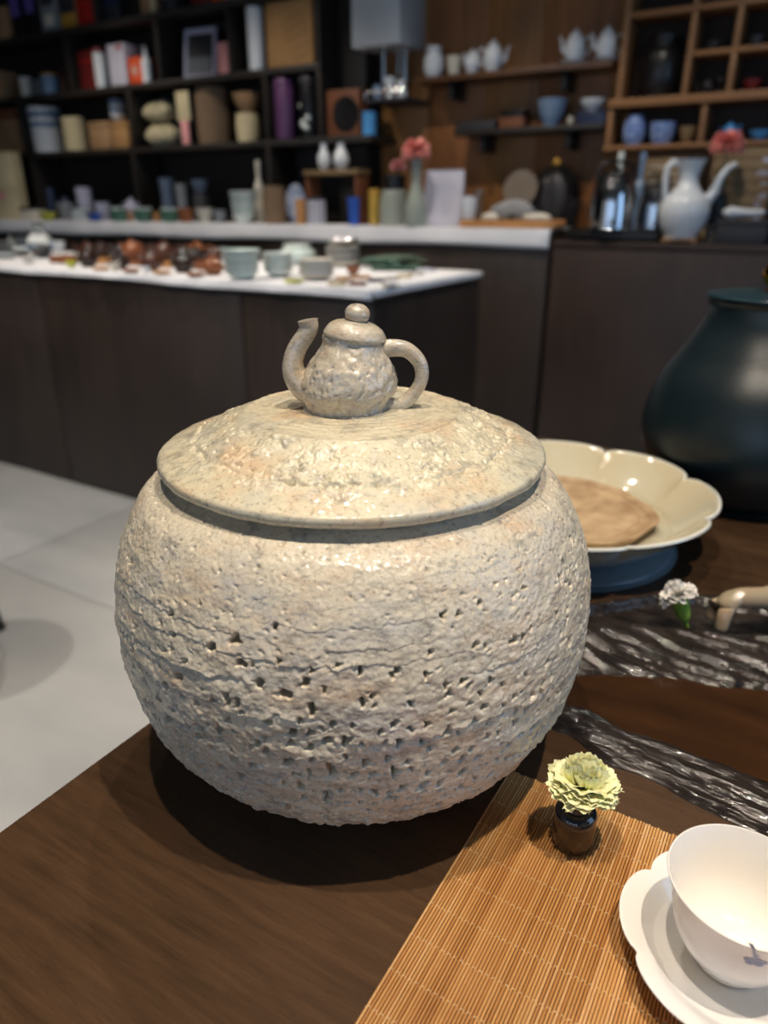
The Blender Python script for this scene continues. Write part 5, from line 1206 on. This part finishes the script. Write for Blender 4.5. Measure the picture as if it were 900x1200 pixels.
isl_round(84, 313, 14, 7, 'bowl', 'lime', 'small_bowl', 'shallow olive bowl at the cloth edge', 'bowl', single=True)
rs = random.Random(12)
rows_ = [(1.985, (104, 141, 178, 215, 250)), (2.15, (120, 157, 194, 231)), (2.32, (104, 142, 179, 216, 250)), (2.49, (124, 160, 196, 232))]
RN = ['front row', 'second row', 'third row', 'back row']; kk = 0
for ri, (Y_, pxs) in enumerate(rows_):
    for ci, px in enumerate(pxs):
        m_ = ('darkclay', 'clay', 'darkclay', 'darkclay', 'darkclay', 'rust', 'clay')[(kk * 3 + ri) % 7]; kk += 1
        up = 0.0
        if ri == 1:
            round_ware('tin', 'teapot_stand', 'low round wooden stand under the second-row clay teapot, ' + ('nearest', 'second', 'third', 'fourth')[ci] + ' by the glass vase', 'stand', (xat(px, Y_, ISL_TOP), Y_, ISL_TOP + .0006), .058, .022, C['rust' if ci % 2 else 'wood'], group='round stands under clay teapots', single=True); up = .0225
        teapot('clay_teapot', {'darkclay': 'dark', 'clay': 'red-brown', 'rust': 'rust-orange'}[m_] + ' clay teapot in the ' + RN[ri] + ', ' + ('nearest', 'second', 'third', 'fourth', 'fifth')[ci] + (' to' if ci == 0 else ' from') + ' the glass vase', (xat(px, Y_, ISL_TOP), Y_, ISL_TOP + .0006 + up), rs.uniform(.034, .039), rs.uniform(.06, .082), C[m_], rz=R(rs.choice((-20, 10, 165, 190))) + TPROT, group='clay teapots on the island')
for k, (px, Y_) in enumerate(((119, 1.90), (154, 1.898), (190, 1.898), (229, 1.90))):
    q = (xat(px, Y_, ISL_TOP), Y_, ISL_TOP + .0006)
    round_ware('plate', 'coaster', ('first', 'second', 'third', 'fourth')[k] + ' wooden coaster along the cloth edge, counted from the olive bowl', 'coaster', q, .034, .010, C['rust' if k % 2 else 'wood'], group='coasters before the clay teapots', single=True)
isl_round(172, 322, 9, 7, 'cup', 'white', 'tea_cup', 'tiny white cup at the very edge of the cloth', 'cup', single=True)
isl_round(136, 318, 11, 10, 'cup', 'offwhite', 'tea_cup', 'small cream cup between two coasters at the cloth edge', 'cup', single=True)
isl_round(262, 299, 10, 14, 'cup', 'grey', 'tea_cup', 'grey glossy cup between clay teapots and celadon stack', 'cup', single=True)
for k in range(5):
    isl_round(284, 328, 40 + k * 1.6, 10, 'bowl', 'celadon' if k % 2 == 0 else 'palegreen', 'celadon_bowl', ('celadon' if k % 2 == 0 else 'pale green') + ' bowl of the tall island stack, ' + nth(k, 5), 'bowl', z=k * .016, group='celadon bowl stack on the island', single=True)
for k in range(4):
    isl_round(327, 324, 37, 10, 'bowl', 'palegreen', 'celadon_bowl', 'pale celadon bowl of the shorter island stack, ' + nth(k, 4), 'bowl', z=k * .016, group='short celadon stack', single=True)
isl_round(349, 303, 42, 19, 'jar', 'celadon', 'celadon_jar', 'round lidded celadon box behind the bowl stacks', 'jar', lidm=C['palegreen'])
for k in range(5):
    isl_round(371, 327, 44 - k, 7, 'plate', 'white' if k % 2 else 'offwhite', 'small_plate', ('white' if k % 2 else 'off-white') + ' plate of the low stack by the celadon bowls, ' + nth(k, 5), 'plate', z=k * .0105, group='white plate stack on the island', single=True)
for k in range(5):
    isl_round(402, 312, 40, 7, 'plate', 'grey' if k % 2 else 'offwhite', 'small_plate', ('grey' if k % 2 else 'off-white') + ' plate of the stack under the silver dish, ' + nth(k, 5), 'plate', z=k * .0125, group='grey plate stack on the island', single=True)
isl_round(402, 312, 38, 9, 'bowl', 'silver', 'silver_dish', 'shiny silver dish on top of the grey plates', 'dish', z=.072, single=True)
m_greenmat = C['darkgreen']
p0 = isl(415, 312); p1 = isl(498, 308)
for k in range(3):
    a, b = isl(427 + k * 3, 316 - k * 4), isl(484 - k * 6, 312 - k * 4); mid_ = (a + b) / 2; L_ = (b - a).length
    t = thing('green_mat', ('lowest', 'middle', 'topmost')[k] + ' dark green woven mat of the pile on the island', 'mat', (mid_.x, mid_.y + .05, ISL_TOP + .001 + k * .0125), rz=math.atan2((b - a).y, (b - a).x) - .12 + .1 * k, group='green mats on the island')
    MB().grid(26, 10, lambda u, v: ((u - .5) * L_, (v - .5) * .20, .006 + .004 * math.sin(u * 9 + k) ** 2)).build('sheet', m_greenmat, t, solid=.005)
    for sy in (-.098, .098): MB().tube([((u / 12 - .5) * L_, sy, .007 + .004 * math.sin(u / 12 * 9 + k) ** 2) for u in range(13)], .004, 6).build('hem', C['green'], t)
rs = random.Random(21)
for k, (px, py, m_) in enumerate(((404, 328, 'wood'), (414, 322, 'rust'), (425, 326, 'wood'), (420, 334, 'darkred'), (396, 334, 'cream'), (345, 337, 'lime'), (441, 330, 'navy'), (459, 328, 'offwhite'), (474, 325, 'cream'), (487, 322, 'offwhite'), (500, 318, 'white'), (458, 336, 'offwhite'))):
    p = isl(px, py); s = mpp(p)
    nm = ['carved tea scoop', 'orange dried gourd cup', 'carved wooden tea rest', 'dark red tea tag', 'cream tea rest', 'lime green tea rest', 'navy tea tag', 'off-white paper tag beside the green mats', 'cream paper packet by the green mats', 'off-white paper packet by the green mats', 'white paper packet at the island corner', 'off-white tag in front of the green mats'][k]
    if k in (1,): isl_round(px, py, 18, 10, 'bowl', m_, 'gourd_cup', 'orange dried gourd cup among the tea tools', 'cup', single=True)
    else:
        t = thing('tea_tool' if k < 6 else 'paper_packet', nm + ' lying at the island cloth edge', 'tea tool' if k < 6 else 'packet', (p.x, p.y, ISL_TOP + .0008), rz=rs.uniform(-.6, .9))
        MB().box((-10 * s, -.022, 0), (9 * s, .022, .008), bev=.002).build('body', C[m_], t)
        MB().box((-6 * s, -.012, .0082), (6 * s, .012, .011), bev=.001).build('label_strip', C['offwhite' if m_ not in ('offwhite', 'white') else 'lilac'], t)
